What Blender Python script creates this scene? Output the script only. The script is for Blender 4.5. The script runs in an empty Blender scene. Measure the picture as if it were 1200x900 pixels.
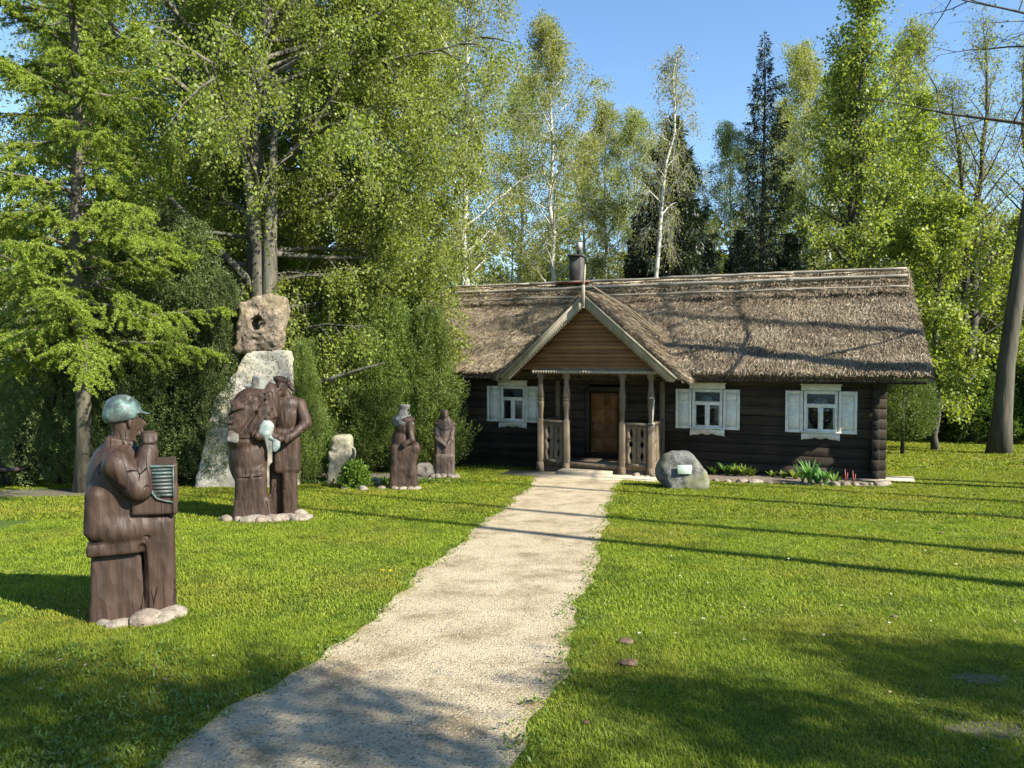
import bpy, math, random
import numpy as np
from mathutils import Vector, Matrix
sc = bpy.context.scene
rad = math.radians
# ------------------------------------------------------------------ camera, world, sun
FPX, EYE = 880.0, 1.75
PITCH = math.atan(30/880.0)
cam_d = bpy.data.cameras.new('camera'); cam = bpy.data.objects.new('camera', cam_d)
sc.collection.objects.link(cam); sc.camera = cam
cam.location = (0, 0, EYE); cam.rotation_euler = (rad(90)-PITCH, 0, 0)
cam_d.sensor_width = 36; cam_d.lens = 36*FPX/1200; cam_d.clip_start = .05; cam_d.clip_end = 2000
SUN_H = Vector((.85, -.527, 0)).normalized(); SUN_EL = rad(36)
SUNV = Vector((SUN_H.x*math.cos(SUN_EL), SUN_H.y*math.cos(SUN_EL), math.sin(SUN_EL)))
w = bpy.data.worlds.new('World'); sc.world = w; w.use_nodes = True
nt = w.node_tree; bg = nt.nodes['Background']
sky = nt.nodes.new('ShaderNodeTexSky'); sky.sky_type = 'NISHITA'; sky.sun_disc = False
sky.sun_elevation = SUN_EL; sky.sun_rotation = math.atan2(SUNV.x, SUNV.y)
sky.air_density = 1.0; sky.dust_density = .1; sky.ozone_density = 2.6
hsv = nt.nodes.new('ShaderNodeHueSaturation'); hsv.inputs['Saturation'].default_value = 1.08
nt.links.new(sky.outputs[0], hsv.inputs['Color']); nt.links.new(hsv.outputs[0], bg.inputs[0]); bg.inputs[1].default_value = .088
sd = bpy.data.lights.new('sun', 'SUN'); sd.energy = 5.0; sd.angle = rad(.53); sd.color = (1, .94, .82)
sun = bpy.data.objects.new('sun', sd); sc.collection.objects.link(sun)
sun.rotation_euler = SUNV.to_track_quat('Z', 'Y').to_euler(); sun.location = (20, -12, 25)
sc.view_settings.view_transform = 'Standard'; sc.view_settings.look = 'None'
sc.view_settings.gamma = 1; sc.view_settings.exposure = 1.58
sc.render.engine = 'CYCLES'
sc.cycles.max_bounces = 6; sc.cycles.transparent_max_bounces = 12
# ------------------------------------------------------------------ terrain function and pixel-to-ground
SL = .058
def gz(y):
    y = np.asarray(y, float)
    a = np.clip(y, -12, 24)
    b = np.clip(y-24, 0, 36)
    return -SL*a - SL*(b - b*b/72)
def gzf(y): return float(gz(y))
def pray(px, py):
    x = (px-600)/FPX; y = (450-py)/FPX
    return np.array([x, math.cos(PITCH)+y*math.sin(PITCH), -math.sin(PITCH)+y*math.cos(PITCH)])
def G(px, py):
    r = pray(px, py); t = -EYE/(r[2]+SL*r[1]); return np.array([0, 0, EYE])+t*r
def at(px, d):                                     # ground position at depth d under a column of the photo
    x = (px-600)/FPX*d; return (x, d, gzf(d))
# ------------------------------------------------------------------ mesh helpers
class MB:
    def __init__(s): s.V = []; s.F = {}; s.n = 0
    def raw(s, V, F):
        V = np.asarray(V, float).reshape(-1, 3); F = np.asarray(F, int)
        if len(V) == 0 or len(F) == 0: return s
        s.V.append(V); s.F.setdefault(F.shape[1], []).append(F+s.n); s.n += len(V); return s
    def box(s, c, size, rot=None, taper=1.0, bev=0.0):
        hx, hy, hz = [v/2 for v in size]
        if bev > 0:
            b = min(bev, hx*.45, hy*.45, hz*.45)
            P = []
            for z, k in ((-hz, 1), (-hz+b, 0), (hz-b, 0), (hz, 1)):
                X = hx-b*k; Y = hy-b*k; q = b*(1-k)
                P += [(X-q, -Y, z), (X, -Y+q, z), (X, Y-q, z), (X-q, Y, z), (-X+q, Y, z), (-X, Y-q, z), (-X, -Y+q, z), (-X+q, -Y, z)]
            V = np.array(P); Fq = []
            for r in range(3):
                for i in range(8):
                    j = (i+1) % 8; Fq.append((r*8+i, r*8+j, r*8+8+j, r*8+8+i))
            if rot is not None: V = V@np.array(rot).T
            V = V+np.array(c); base = s.n
            s.raw(V, Fq)
            s.F.setdefault(8, []).append(np.array([[base+i for i in range(7, -1, -1)], [base+24+i for i in range(8)]]))
            return s
        V = np.array([(x*hx*(taper if z > 0 else 1), y*hy*(taper if z > 0 else 1), z*hz) for z in (-1, 1) for x, y in ((-1, -1), (1, -1), (1, 1), (-1, 1))])
        if rot is not None: V = V@np.array(rot).T
        return s.raw(V+np.array(c), [(3, 2, 1, 0), (4, 5, 6, 7), (0, 1, 5, 4), (1, 2, 6, 5), (2, 3, 7, 6), (3, 0, 4, 7)])
    def bar(s, a, b, wd, th, up=(0, 0, 1), bev=0):
        a = np.array(a, float); b = np.array(b, float); d = b-a; L = np.linalg.norm(d); d /= L
        u = np.array(up, float); x = np.cross(u, d); x /= np.linalg.norm(x); y = np.cross(d, x)
        R = np.stack([x, y, d], 1)
        return s.box((a+b)/2, (wd, th, L), R, bev=bev)
    def tube(s, P, R, n=6, cap=True):
        P = np.asarray(P, float); R = np.broadcast_to(np.asarray(R, float), (len(P),)); m = len(P)
        T = np.gradient(P, axis=0); T /= np.linalg.norm(T, axis=1)[:, None]+1e-9
        ref = np.array([0, 0, 1.]) if abs(T[:, 2].mean()) < .8 else np.array([1., 0, 0])
        A = np.cross(T, ref); A /= np.linalg.norm(A, axis=1)[:, None]+1e-9; B = np.cross(T, A)
        th = np.arange(n)*2*math.pi/n
        V = P[:, None, :]+R[:, None, None]*(np.cos(th)[None, :, None]*A[:, None, :]+np.sin(th)[None, :, None]*B[:, None, :])
        i = np.arange(m-1)[:, None]*n; j = np.arange(n)[None]; k = (j+1) % n
        F = np.stack([i+j, i+k, i+n+k, i+n+j], -1).reshape(-1, 4)
        base = s.n; s.raw(V.reshape(-1, 3), F)
        if cap and n > 3:
            s.F.setdefault(n, []).append(np.array([[base+q for q in range(n)][::-1], [base+(m-1)*n+q for q in range(n)]]))
        return s
    def lathe(s, prof, c=(0, 0, 0), n=20):
        P = np.array([(c[0], c[1], c[2]+z) for r, z in prof]); 
        th = np.arange(n)*2*math.pi/n
        V = np.array([[(c[0]+max(r, 1e-4)*math.cos(t), c[1]+max(r, 1e-4)*math.sin(t), c[2]+z) for t in th] for r, z in prof]).reshape(-1, 3)
        m = len(prof); i = np.arange(m-1)[:, None]*n; j = np.arange(n)[None]; k = (j+1) % n
        return s.raw(V, np.stack([i+j, i+k, i+n+k, i+n+j], -1).reshape(-1, 4))
    def prism(s, poly, y0, y1):                    # polygon in x,z extruded along y
        n = len(poly); V = [(x, y0, z) for x, z in poly]+[(x, y1, z) for x, z in poly]
        base = s.n; s.raw(V, [(i, (i+1) % n, n+(i+1) % n, n+i) for i in range(n)])
        s.F.setdefault(n, []).append(np.array([[base+i for i in range(n)][::-1], [base+n+i for i in range(n)]])); return s
    def build(s, name, mat, parent=None, smooth=False, fixn=False):
        V = np.concatenate(s.V) if s.V else np.zeros((0, 3))
        me = bpy.data.meshes.new(name)
        me.vertices.add(len(V)); me.vertices.foreach_set('co', V.astype(np.float32).ravel())
        li = []; st = []; tot = []; off = 0
        for k, L in s.F.items():
            A = np.concatenate(L); li.append(A.ravel()); st.append(off+np.arange(len(A))*k); tot.append(np.full(len(A), k)); off += A.size
        li = np.concatenate(li); st = np.concatenate(st); tot = np.concatenate(tot)
        me.loops.add(len(li)); me.loops.foreach_set('vertex_index', li.astype(np.int32))
        me.polygons.add(len(st)); me.polygons.foreach_set('loop_start', st.astype(np.int32)); me.polygons.foreach_set('loop_total', tot.astype(np.int32))
        if smooth: me.polygons.foreach_set('use_smooth', np.ones(len(st), bool))
        me.update(calc_edges=True); me.validate()
        if fixn:
            import bmesh
            bm = bmesh.new(); bm.from_mesh(me); bmesh.ops.recalc_face_normals(bm, faces=bm.faces); bm.to_mesh(me); bm.free()
        me.materials.append(mat)
        o = bpy.data.objects.new(name, me); sc.collection.objects.link(o)
        if parent is not None: o.parent = parent
        return o
def tag(o, label=None, cat=None, group=None, kind=None):
    for k, v in (('label', label), ('category', cat), ('group', group), ('kind', kind)):
        if v: o[k] = v
    return o
def empty(name, loc, label, cat, rz=0, group=None):
    o = bpy.data.objects.new(name, None); sc.collection.objects.link(o); o.empty_display_size = .2
    o.location = loc; o.rotation_euler = (0, 0, rz); return tag(o, label, cat, group)
def copy_tree(o, parent=None):
    c = o.copy(); sc.collection.objects.link(c)
    if parent is not None: c.parent = parent
    for ch in list(o.children): copy_tree(ch, c)
    return c
def rotm(rx=0, ry=0, rz=0):
    return np.array(Matrix.Rotation(rad(rz), 3, 'Z')@Matrix.Rotation(rad(ry), 3, 'Y')@Matrix.Rotation(rad(rx), 3, 'X'))
def nrm(a): return a/(np.linalg.norm(a, axis=-1, keepdims=True)+1e-9)
# ------------------------------------------------------------------ sculpting by implicit surfaces
def vnoise(P, seed=0):
    P = np.asarray(P, float); I = np.floor(P).astype(np.int64); f = P-I; u = f*f*(3-2*f)
    def h(a):
        n = (a[..., 0]*374761393+a[..., 1]*668265263+a[..., 2]*2147483647+seed*1274126177) & 0x7fffffff
        n = ((n ^ (n >> 13))*1274126177) & 0x7fffffff
        return ((n ^ (n >> 16)) & 0xffff)/65535.0*2-1
    r = 0
    for dx in (0, 1):
        for dy in (0, 1):
            for dz in (0, 1):
                wgt = (u[..., 0] if dx else 1-u[..., 0])*(u[..., 1] if dy else 1-u[..., 1])*(u[..., 2] if dz else 1-u[..., 2])
                r = r+wgt*h(I+np.array([dx, dy, dz]))
    return r
class Sculpt:
    def __init__(s, kf=.5): s.ops = []; s.kf = kf
    def _(s, f, m, k): s.ops.append((f, m, k)); return s
    def ell(s, c, r, k=.04, m=1, rot=None):
        c = np.array(c); r = np.array(r); R = None if rot is None else rotm(*rot)
        def f(P):
            q = P-c
            if R is not None: q = q@R
            a = np.linalg.norm(q/r, axis=1); b = np.linalg.norm(q/(r*r), axis=1)+1e-9
            return a*(a-1)/b
        return s._(f, m, k)
    def cap(s, a, b, ra, rb, k=.04, m=1, sq=None):
        a = np.array(a, float); b = np.array(b, float); d = b-a
        sc_ = np.array(sq if sq else (1, 1, 1.))
        def f(P):
            t = np.clip(((P-a)@d)/(d@d), 0, 1); q = (P-a-t[:, None]*d)/sc_
            return (np.linalg.norm(q, axis=1)-(ra+(rb-ra)*t))*sc_.min()
        return s._(f, m, k)
    def box(s, c, h, r=.02, k=.03, m=1, rot=None, tp=None):   # half sizes; tp scales x,y towards the top
        c = np.array(c); h = np.array(h, float); R = None if rot is None else rotm(*rot)
        def f(P):
            q = P-c
            if R is not None: q = q@R
            if tp is not None:
                t = np.clip(q[:, 2]/h[2]*.5+.5, 0, 1); q = q.copy(); q[:, 0] /= 1+(tp-1)*t; q[:, 1] /= 1+(tp-1)*t
            a = np.abs(q)-(h-r)
            return np.linalg.norm(np.maximum(a, 0), axis=1)+np.minimum(a.max(axis=1), 0)-r
        return s._(f, m, k)
    def plane(s, p, n, k=.01):                     # cut away everything beyond the plane
        p = np.array(p, float); n = np.array(n, float); n = n/np.linalg.norm(n)
        return s._(lambda P: -((P-p)@n), -1, k)
    def noise(s, amp, scale, seed=0): s.ops.append(((amp, scale, seed), 0, 0)); return s
    def mesh(s, lo, hi, h):
        lo = np.array(lo, float); hi = np.array(hi, float); n = np.ceil((hi-lo)/h).astype(int)+1
        g = np.stack(np.meshgrid(*[lo[i]+np.arange(n[i])*h for i in range(3)], indexing='ij'), -1).reshape(-1, 3)
        d = np.full(len(g), 1e3)
        for f, m, k in s.ops:
            k = k*s.kf
            if m == 0: amp, scl, sd_ = f; d = d+amp*vnoise(g*np.array(scl), sd_); continue
            e = f(g)
            if m == 1: hh = np.clip(.5+.5*(d-e)/max(k, 1e-5), 0, 1); d = d+(e-d)*hh-k*hh*(1-hh)
            else: e = -e; hh = np.clip(.5-.5*(d-e)/max(k, 1e-5), 0, 1); d = d+(e-d)*hh+k*hh*(1-hh)
        D = d.reshape(n); S = D < 0
        acc = np.zeros(tuple(n-1)+(3,)); cnt = np.zeros(tuple(n-1))
        idx = np.stack(np.meshgrid(*[np.arange(v-1) for v in n], indexing='ij'), -1).astype(float)
        def sub(A, o): return A[o[0]:o[0]+n[0]-1, o[1]:o[1]+n[1]-1, o[2]:o[2]+n[2]-1]
        cor = [(x, y, z) for x in (0, 1) for y in (0, 1) for z in (0, 1)]
        for a in cor:
            for ax in range(3):
                if a[ax] == 0:
                    b = list(a); b[ax] = 1; da, db = sub(D, a), sub(D, b); cr = (da < 0) != (db < 0)
                    t = np.where(cr, da/(da-db+1e-12), 0)
                    p = idx+np.array(a); p[..., ax] += t
                    acc += p*cr[..., None]; cnt += cr
        m = cnt > 0; vid = -np.ones(tuple(n-1), int); vid[m] = np.arange(m.sum())
        V = lo+acc[m]/cnt[m][:, None]*h; Q = []
        for ax in range(3):
            o1, o2 = [(1, 2), (2, 0), (0, 1)][ax]
            sl = [slice(1, n[i]-1) for i in range(3)]; s0 = list(sl); s1 = list(sl)
            s0[ax] = slice(0, n[ax]-1); s1[ax] = slice(1, n[ax])
            A = S[tuple(s0)]; B = S[tuple(s1)]; cr = np.argwhere(A != B)
            inside = A[A != B]; off = np.array([1, 1, 1]); off[ax] = 0; c = cr+off
            def cell(d1, d2):
                q = c.copy(); q[:, o1] -= d1; q[:, o2] -= d2; return vid[q[:, 0], q[:, 1], q[:, 2]]
            q = np.stack([cell(1, 1), cell(0, 1), cell(0, 0), cell(1, 0)], 1)
            q[~inside] = q[~inside][:, ::-1]; Q.append(q)
        return V, np.concatenate(Q)
    def build(s, name, mat, parent, lo, hi, h=.015):
        V, Q = s.mesh(lo, hi, h); mb = MB(); mb.raw(V, Q); return mb.build(name, mat, parent, smooth=True)
# ------------------------------------------------------------------ materials
def newmat(name):
    m = bpy.data.materials.new(name); m.use_nodes = True; return m, m.node_tree, m.node_tree.nodes['Principled BSDF']
def node(t, ty, **kw):
    n = t.nodes.new(ty)
    for k, v in kw.items(): setattr(n, k, v)
    return n
def ramp(t, src, stops):
    r = node(t, 'ShaderNodeValToRGB'); e = r.color_ramp.elements
    while len(e) < len(stops): e.new(.5)
    for i, (p, c) in enumerate(stops): e[i].position = p; e[i].color = (*c, 1) if len(c) == 3 else c
    t.links.new(src, r.inputs[0]); return r.outputs[0]
def noise_(t, vec, scale, detail=4, rough=.55, mapscale=None):
    n = node(t, 'ShaderNodeTexNoise'); n.inputs['Scale'].default_value = scale; n.inputs['Detail'].default_value = detail; n.inputs['Roughness'].default_value = rough
    if mapscale:
        mp = node(t, 'ShaderNodeMapping'); mp.inputs['Scale'].default_value = mapscale; t.links.new(vec, mp.inputs[0]); vec = mp.outputs[0]
    t.links.new(vec, n.inputs['Vector']); return n.outputs['Fac']
def mixc(t, fac, a, b, mode='MIX'):
    m = node(t, 'ShaderNodeMix', data_type='RGBA', blend_type=mode)
    if isinstance(fac, (int, float)): m.inputs[0].default_value = fac
    else: t.links.new(fac, m.inputs[0])
    for i, v in ((6, a), (7, b)):
        if isinstance(v, tuple): m.inputs[i].default_value = (*v, 1)
        else: t.links.new(v, m.inputs[i])
    return m.outputs[2]
def mth(t, op, a, b=None):
    m = node(t, 'ShaderNodeMath', operation=op)
    for i, v in ((0, a), (1, b)):
        if v is None: continue
        if isinstance(v, (int, float)): m.inputs[i].default_value = v
        else: t.links.new(v, m.inputs[i])
    return m.outputs[0]
def bump(t, b, h, strength=.4, dist=.02):
    n = node(t, 'ShaderNodeBump'); n.inputs['Strength'].default_value = strength; n.inputs['Distance'].default_value = dist
    t.links.new(h, n.inputs['Height']); t.links.new(n.outputs[0], b.inputs['Normal'])
def ocoord(t): return node(t, 'ShaderNodeTexCoord').outputs['Object']
def leafmat(name, cols, trans=.35, rough=.5, spec=.35, clump=.8):
    m, t, b = newmat(name)
    g = node(t, 'ShaderNodeNewGeometry'); oi = node(t, 'ShaderNodeObjectInfo')
    n1 = noise_(t, g.outputs['Position'], clump, 2)
    f = mth(t, 'ADD', mth(t, 'MULTIPLY', g.outputs['Random Per Island'], .55), mth(t, 'MULTIPLY', n1, .45))
    k = len(cols); c = ramp(t, f, [(.12+.76*i/(k-1), cols[i]) for i in range(k)])
    hs = node(t, 'ShaderNodeHueSaturation'); t.links.new(c, hs.inputs['Color'])
    t.links.new(mth(t, 'ADD', mth(t, 'MULTIPLY', oi.outputs['Random'], .016), .490), hs.inputs['Hue'])
    t.links.new(mth(t, 'ADD', mth(t, 'MULTIPLY', oi.outputs['Random'], .3), .85), hs.inputs['Value'])
    c = hs.outputs[0]
    t.links.new(c, b.inputs['Base Color']); b.inputs['Roughness'].default_value = rough; b.inputs['Specular IOR Level'].default_value = spec
    tr = node(t, 'ShaderNodeBsdfTranslucent')
    t.links.new(mixc(t, 1.0, c, (1.5, 1.5, .55), 'MULTIPLY'), tr.inputs[0])
    mx = node(t, 'ShaderNodeMixShader'); mx.inputs[0].default_value = trans
    t.links.new(b.outputs[0], mx.inputs[1]); t.links.new(tr.outputs[0], mx.inputs[2])
    t.links.new(mx.outputs[0], t.nodes['Material Output'].inputs[0]); return m
M = {}
M['birch'] = leafmat('birch_leaf', [(.105, .145, .022), (.185, .235, .042), (.30, .345, .085)], .5)
M['birch_far'] = leafmat('birch_far_leaf', [(.13, .16, .035), (.20, .23, .055), (.29, .31, .09)], .5)
M['linden'] = leafmat('linden_leaf', [(.115, .155, .024), (.20, .25, .045), (.30, .345, .09)], .45)
M['larch'] = leafmat('larch_needle', [(.12, .19, .02), (.20, .285, .03), (.28, .36, .05)], .35)
M['spruce'] = leafmat('spruce_needle', [(.012, .024, .011), (.022, .038, .014), (.042, .06, .02)], .1)
M['thuja'] = leafmat('thuja_leaf', [(.028, .048, .014), (.065, .095, .024), (.135, .17, .045)], .15, clump=2)
M['yew'] = leafmat('yew_leaf', [(.055, .08, .025), (.10, .135, .04), (.17, .20, .07)], .2, clump=2)
M['juniper'] = leafmat('juniper_leaf', [(.045, .075, .014), (.09, .13, .02), (.16, .20, .04)], .2, clump=1.5)
M['bushleaf'] = leafmat('bush_leaf', [(.035, .065, .012), (.07, .12, .02), (.13, .19, .035)], .35)
M['grass'] = leafmat('grass_blade', [(.075, .11, .010), (.14, .185, .014), (.215, .25, .026)], .4, .55, .25, clump=.45)
def grassmat():
    m = leafmat('grass_blade', [(.09, .13, .012), (.18, .23, .018), (.27, .31, .035)], .4, .55, .2, clump=.9); t = m.node_tree; b = t.nodes['Principled BSDF']
    src = b.inputs['Base Color'].links[0].from_socket; g = node(t, 'ShaderNodeNewGeometry').outputs['Position']
    big = noise_(t, g, .55, 5, .65); c = mixc(t, ramp(t, big, [(.46, (0, 0, 0)), (.66, (.75, .75, .75))]), src, (.25, .235, .035))
    fine = noise_(t, g, 2.4, 4, .6); c = mixc(t, ramp(t, fine, [(.34, (.6, .6, .6)), (.52, (0, 0, 0))]), c, (.055, .10, .012))
    t.links.new(c, b.inputs['Base Color'])
    for n in t.nodes:
        if n.type == 'MIX' and n.blend_type == 'MULTIPLY': t.links.new(c, n.inputs[6])
    return m
M['grass'] = grassmat()
M['weed'] = leafmat('weed_leaf', [(.06, .11, .012), (.105, .165, .02), (.16, .23, .04)], .35)
M['tulip'] = leafmat('tulip_leaf', [(.05, .13, .035), (.08, .18, .05), (.12, .24, .07)], .3)
def bark(name, a, b_, c_=None, sc_=6, white=False, bs=.6):
    m, t, b = newmat(name); v = ocoord(t)
    n = noise_(t, v, sc_, 6, .65, (1, 1, .18) if not white else (1, 1, .9))
    stops = [(.35, a), (.62, b_)] if not white else [(.30, a), (.44, b_), (.75, c_)]
    col = ramp(t, n, stops)
    n2 = noise_(t, v, 1.3, 3)
    col = mixc(t, mth(t, 'MULTIPLY', n2, .5), col, (.08, .085, .045))
    t.links.new(col, b.inputs['Base Color']); b.inputs['Roughness'].default_value = .9
    bump(t, b, n, bs, .05); return m
M['bark'] = bark('grey_bark', (.045, .036, .028), (.19, .165, .135))
M['bark_larch'] = bark('larch_bark', (.03, .023, .017), (.12, .095, .07), sc_=8)
M['bark_old'] = bark('old_birch_bark', (.018, .015, .012), (.125, .11, .09), sc_=5, bs=1)
M['bark_dark'] = bark('dark_bark', (.025, .019, .015), (.085, .068, .052))
M['bark_birch'] = bark('white_birch_bark', (.05, .045, .04), (.42, .41, .37), (.62, .6, .55), sc_=3, white=True)
M['twig'] = bark('twig_bark', (.05, .04, .03), (.16, .13, .1))
def woodmat(name, dark, light, rough=.5, sc_=14, axis=(1, 1, .06), crack=.5, spec=.4, bs=.35, wear=None, gouge=0, isl=0):
    m, t, b = newmat(name); v = ocoord(t)
    n = noise_(t, v, sc_, 5, .6, axis); big = noise_(t, v, 2.2, 3)
    f = mth(t, 'ADD', mth(t, 'MULTIPLY', n, .6), mth(t, 'MULTIPLY', big, .4))
    col = ramp(t, f, [(.35, dark), (.65, light)])
    vo = node(t, 'ShaderNodeTexVoronoi', feature='DISTANCE_TO_EDGE'); vo.inputs['Scale'].default_value = 9
    mp = node(t, 'ShaderNodeMapping'); mp.inputs['Scale'].default_value = tuple(.07 if a < .5 else 1 for a in axis)
    nz = node(t, 'ShaderNodeTexNoise'); nz.inputs['Scale'].default_value = 5; t.links.new(v, nz.inputs['Vector'])
    av = node(t, 'ShaderNodeVectorMath', operation='MULTIPLY_ADD'); t.links.new(nz.outputs['Color'], av.inputs[0]); av.inputs[1].default_value = (.025, .025, .025); t.links.new(v, av.inputs[2])
    t.links.new(av.outputs[0], mp.inputs[0]); t.links.new(mp.outputs[0], vo.inputs['Vector'])
    msk = noise_(t, v, 2.7, 2)
    ck = mth(t, 'MULTIPLY', ramp(t, vo.outputs[0], [(0, (1, 1, 1)), (.022, (0, 0, 0))]), ramp(t, msk, [(.5, (0, 0, 0)), (.6, (1, 1, 1))]))
    ck = mth(t, 'MULTIPLY', ck, crack)
    col = mixc(t, ck, col, tuple(x*.15 for x in dark))
    if isl:
        gi = node(t, 'ShaderNodeNewGeometry'); hs = node(t, 'ShaderNodeHueSaturation'); t.links.new(col, hs.inputs['Color']); t.links.new(mth(t, 'ADD', mth(t, 'MULTIPLY', gi.outputs['Random Per Island'], isl), 1-isl*.5), hs.inputs['Value']); col = hs.outputs[0]
    if wear: col = mixc(t, mth(t, 'MULTIPLY', ramp(t, noise_(t, v, 3.5, 4, .6), [(.52, (0, 0, 0)), (.68, (1, 1, 1))]), .7), col, wear)
    t.links.new(col, b.inputs['Base Color']); b.inputs['Specular IOR Level'].default_value = spec
    t.links.new(mth(t, 'ADD', mth(t, 'MULTIPLY', big, .25), rough-.1), b.inputs['Roughness'])
    if gouge:
        vg = node(t, 'ShaderNodeTexVoronoi'); vg.inputs['Scale'].default_value = 15; mg = node(t, 'ShaderNodeMapping'); mg.inputs['Scale'].default_value = (1, 1, .45); t.links.new(v, mg.inputs[0]); t.links.new(mg.outputs[0], vg.inputs['Vector'])
        n = mth(t, 'ADD', n, mth(t, 'MULTIPLY', vg.outputs['Distance'], 1.3))
    bump(t, b, mth(t, 'SUBTRACT', mth(t, 'ADD', mth(t, 'MULTIPLY', n, .8), mth(t, 'MULTIPLY', noise_(t, v, 16, 2), .2)), mth(t, 'MULTIPLY', ck, 1.5)), bs, .012); return m
M['statue'] = woodmat('oiled_oak', (.020, .012, .008), (.056, .034, .024), .54, crack=.9, spec=.28, bs=.8, gouge=1)
M['statue_pale'] = woodmat('weathered_oak', (.04, .028, .02), (.115, .084, .064), .54, crack=.8, spec=.28, bs=.8, gouge=1)
M['log'] = woodmat('dark_log', (.012, .009, .006), (.055, .042, .028), .75, 10, (.05, 1, 1), .9, .2, isl=.7)
M['logend'] = woodmat('log_end', (.012, .010, .008), (.045, .038, .03), .8, 12, (1, 1, 1), .9, .2)
M['porchwood'] = woodmat('porch_wood', (.075, .056, .036), (.17, .135, .09), .7, 12, (1, 1, .06), .6, .25)
M['gablewood'] = woodmat('gable_boards', (.12, .058, .02), (.22, .115, .043), .6, 9, (.05, 1, 1), .3, .3, isl=.5)
M['soffit'] = woodmat('porch_soffit', (.10, .05, .02), (.20, .10, .04), .6, 9, (1, .05, 1), .3, .3)
M['doorwood'] = woodmat('door_wood', (.12, .055, .017), (.24, .12, .036), .5, 12, (1, 1, .2), .3, .35)
M['grey_board'] = woodmat('grey_green_board', (.21, .18, .12), (.35, .31, .23), .7, 12, (1, 1, .1), .4, .25)
M['darkwood'] = woodmat('bench_wood', (.012, .010, .009), (.035, .03, .026), .7, 10, (.06, 1, 1), .6, .3)
M['pole'] = woodmat('ridge_pole', (.16, .14, .11), (.36, .32, .26), .8, 14, (.05, 1, 1), .4, .2)
def flat(name, col, rough=.5, metal=0, var=.12, sc_=6, spec=.4):
    m, t, b = newmat(name); v = ocoord(t); n = noise_(t, v, sc_, 5, .6)
    c = ramp(t, n, [(.3, tuple(x*(1-var) for x in col)), (.7, tuple(min(1, x*(1+var)) for x in col))])
    t.links.new(c, b.inputs['Base Color']); b.inputs['Roughness'].default_value = rough; b.inputs['Metallic'].default_value = metal
    b.inputs['Specular IOR Level'].default_value = spec; bump(t, b, n, .15, .005); return m
M['white'] = flat('white_paint', (.60, .60, .54), .6, var=.17, sc_=9)
M['metal'] = flat('grey_metal', (.4, .41, .41), .45, .6)
M['black_metal'] = flat('soot', (.03, .03, .03), .7)
M['rustred'] = flat('red_flashing', (.20, .07, .05), .6)
M['plate'] = flat('pale_plate', (.30, .36, .30), .4, .1, sc_=30)
M['concrete'] = flat('concrete', (.33, .28, .20), .9, var=.25, sc_=5)
M['yellow'] = flat('yellow_petal', (.75, .55, .02), .6)
M['whitepet'] = flat('white_petal', (.75, .75, .68), .6)
M['drybrown'] = flat('dry_bark', (.10, .06, .038), .8, var=.4, sc_=40)
M['redbud'] = flat('red_shoot', (.22, .05, .04), .6)
M['render'] = flat('chimney_render', (.05, .047, .045), .9, var=.5, sc_=3)
def bronze():
    m, t, b = newmat('verdigris_bronze'); v = ocoord(t)
    n = noise_(t, v, 9, 7, .7); n2 = noise_(t, v, 3, 3)
    c = ramp(t, n, [(.36, (.022, .032, .03)), (.5, (.045, .065, .06)), (.62, (.085, .15, .135)), (.78, (.24, .29, .27))])
    c = mixc(t, ramp(t, n2, [(.5, (0, 0, 0)), (.75, (1, 1, 1))]), c, (.10, .105, .10))
    t.links.new(c, b.inputs['Base Color']); b.inputs['Metallic'].default_value = .12; b.inputs['Roughness'].default_value = .55
    bump(t, b, n, .4, .008); return m
M['bronze'] = bronze()
def bronze2():
    m, t, b = newmat('pale_verdigris'); v = ocoord(t); n = noise_(t, v, 14, 6, .7)
    t.links.new(ramp(t, n, [(.35, (.10, .17, .16)), (.52, (.17, .20, .18)), (.7, (.27, .28, .245))]), b.inputs['Base Color'])
    b.inputs['Metallic'].default_value = .05; b.inputs['Roughness'].default_value = .55; bump(t, b, n, .3, .006); return m
M['bronze_pale'] = bronze2()
def stone(name, a, b_, spot=.5, sc_=8, moss=None, holes=False):
    m, t, b = newmat(name); v = ocoord(t)
    n = noise_(t, v, sc_, 8, .72); big = noise_(t, v, sc_*.22, 3)
    c = ramp(t, n, [(.32, a), (.62, b_)])
    c = mixc(t, mth(t, 'MULTIPLY', ramp(t, noise_(t, v, sc_*7, 3, .6), [(.5, (0, 0, 0)), (.62, (1, 1, 1))]), spot), c, tuple(x*.25 for x in a))
    if moss: c = mixc(t, mth(t, 'MULTIPLY', ramp(t, big, [(.48, (0, 0, 0)), (.62, (1, 1, 1))]), .8), c, moss)
    h = n
    if holes:
        hz = noise_(t, v, 17, 5, .7); sep = node(t, 'ShaderNodeSeparateXYZ'); t.links.new(v, sep.inputs[0])
        lim = mth(t, 'MULTIPLY', mth(t, 'SUBTRACT', sep.outputs[2], 1.1), .16)
        hl = mth(t, 'LESS_THAN', hz, mth(t, 'ADD', mth(t, 'MINIMUM', mth(t, 'MAXIMUM', lim, -.1), .12), .32)); c = mixc(t, mth(t, 'MULTIPLY', hl, .7), c, (.05, .04, .03))
        h = mth(t, 'SUBTRACT', n, mth(t, 'MULTIPLY', hl, .6))
    t.links.new(c, b.inputs['Base Color']); b.inputs['Roughness'].default_value = .88; b.inputs['Specular IOR Level'].default_value = .25
    bump(t, b, h, .8, .03); return m
M['boulder'] = stone('dark_boulder', (.04, .04, .038), (.17, .17, .158), .6, 9, (.16, .16, .09))
M['paleslab'] = stone('pale_granite', (.24, .225, .185), (.39, .37, .31), .25, 6, (.38, .34, .24), holes=True)
M['millstone'] = stone('lichen_stone', (.06, .047, .034), (.27, .215, .155), .8, 6, (.17, .135, .075))
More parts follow.
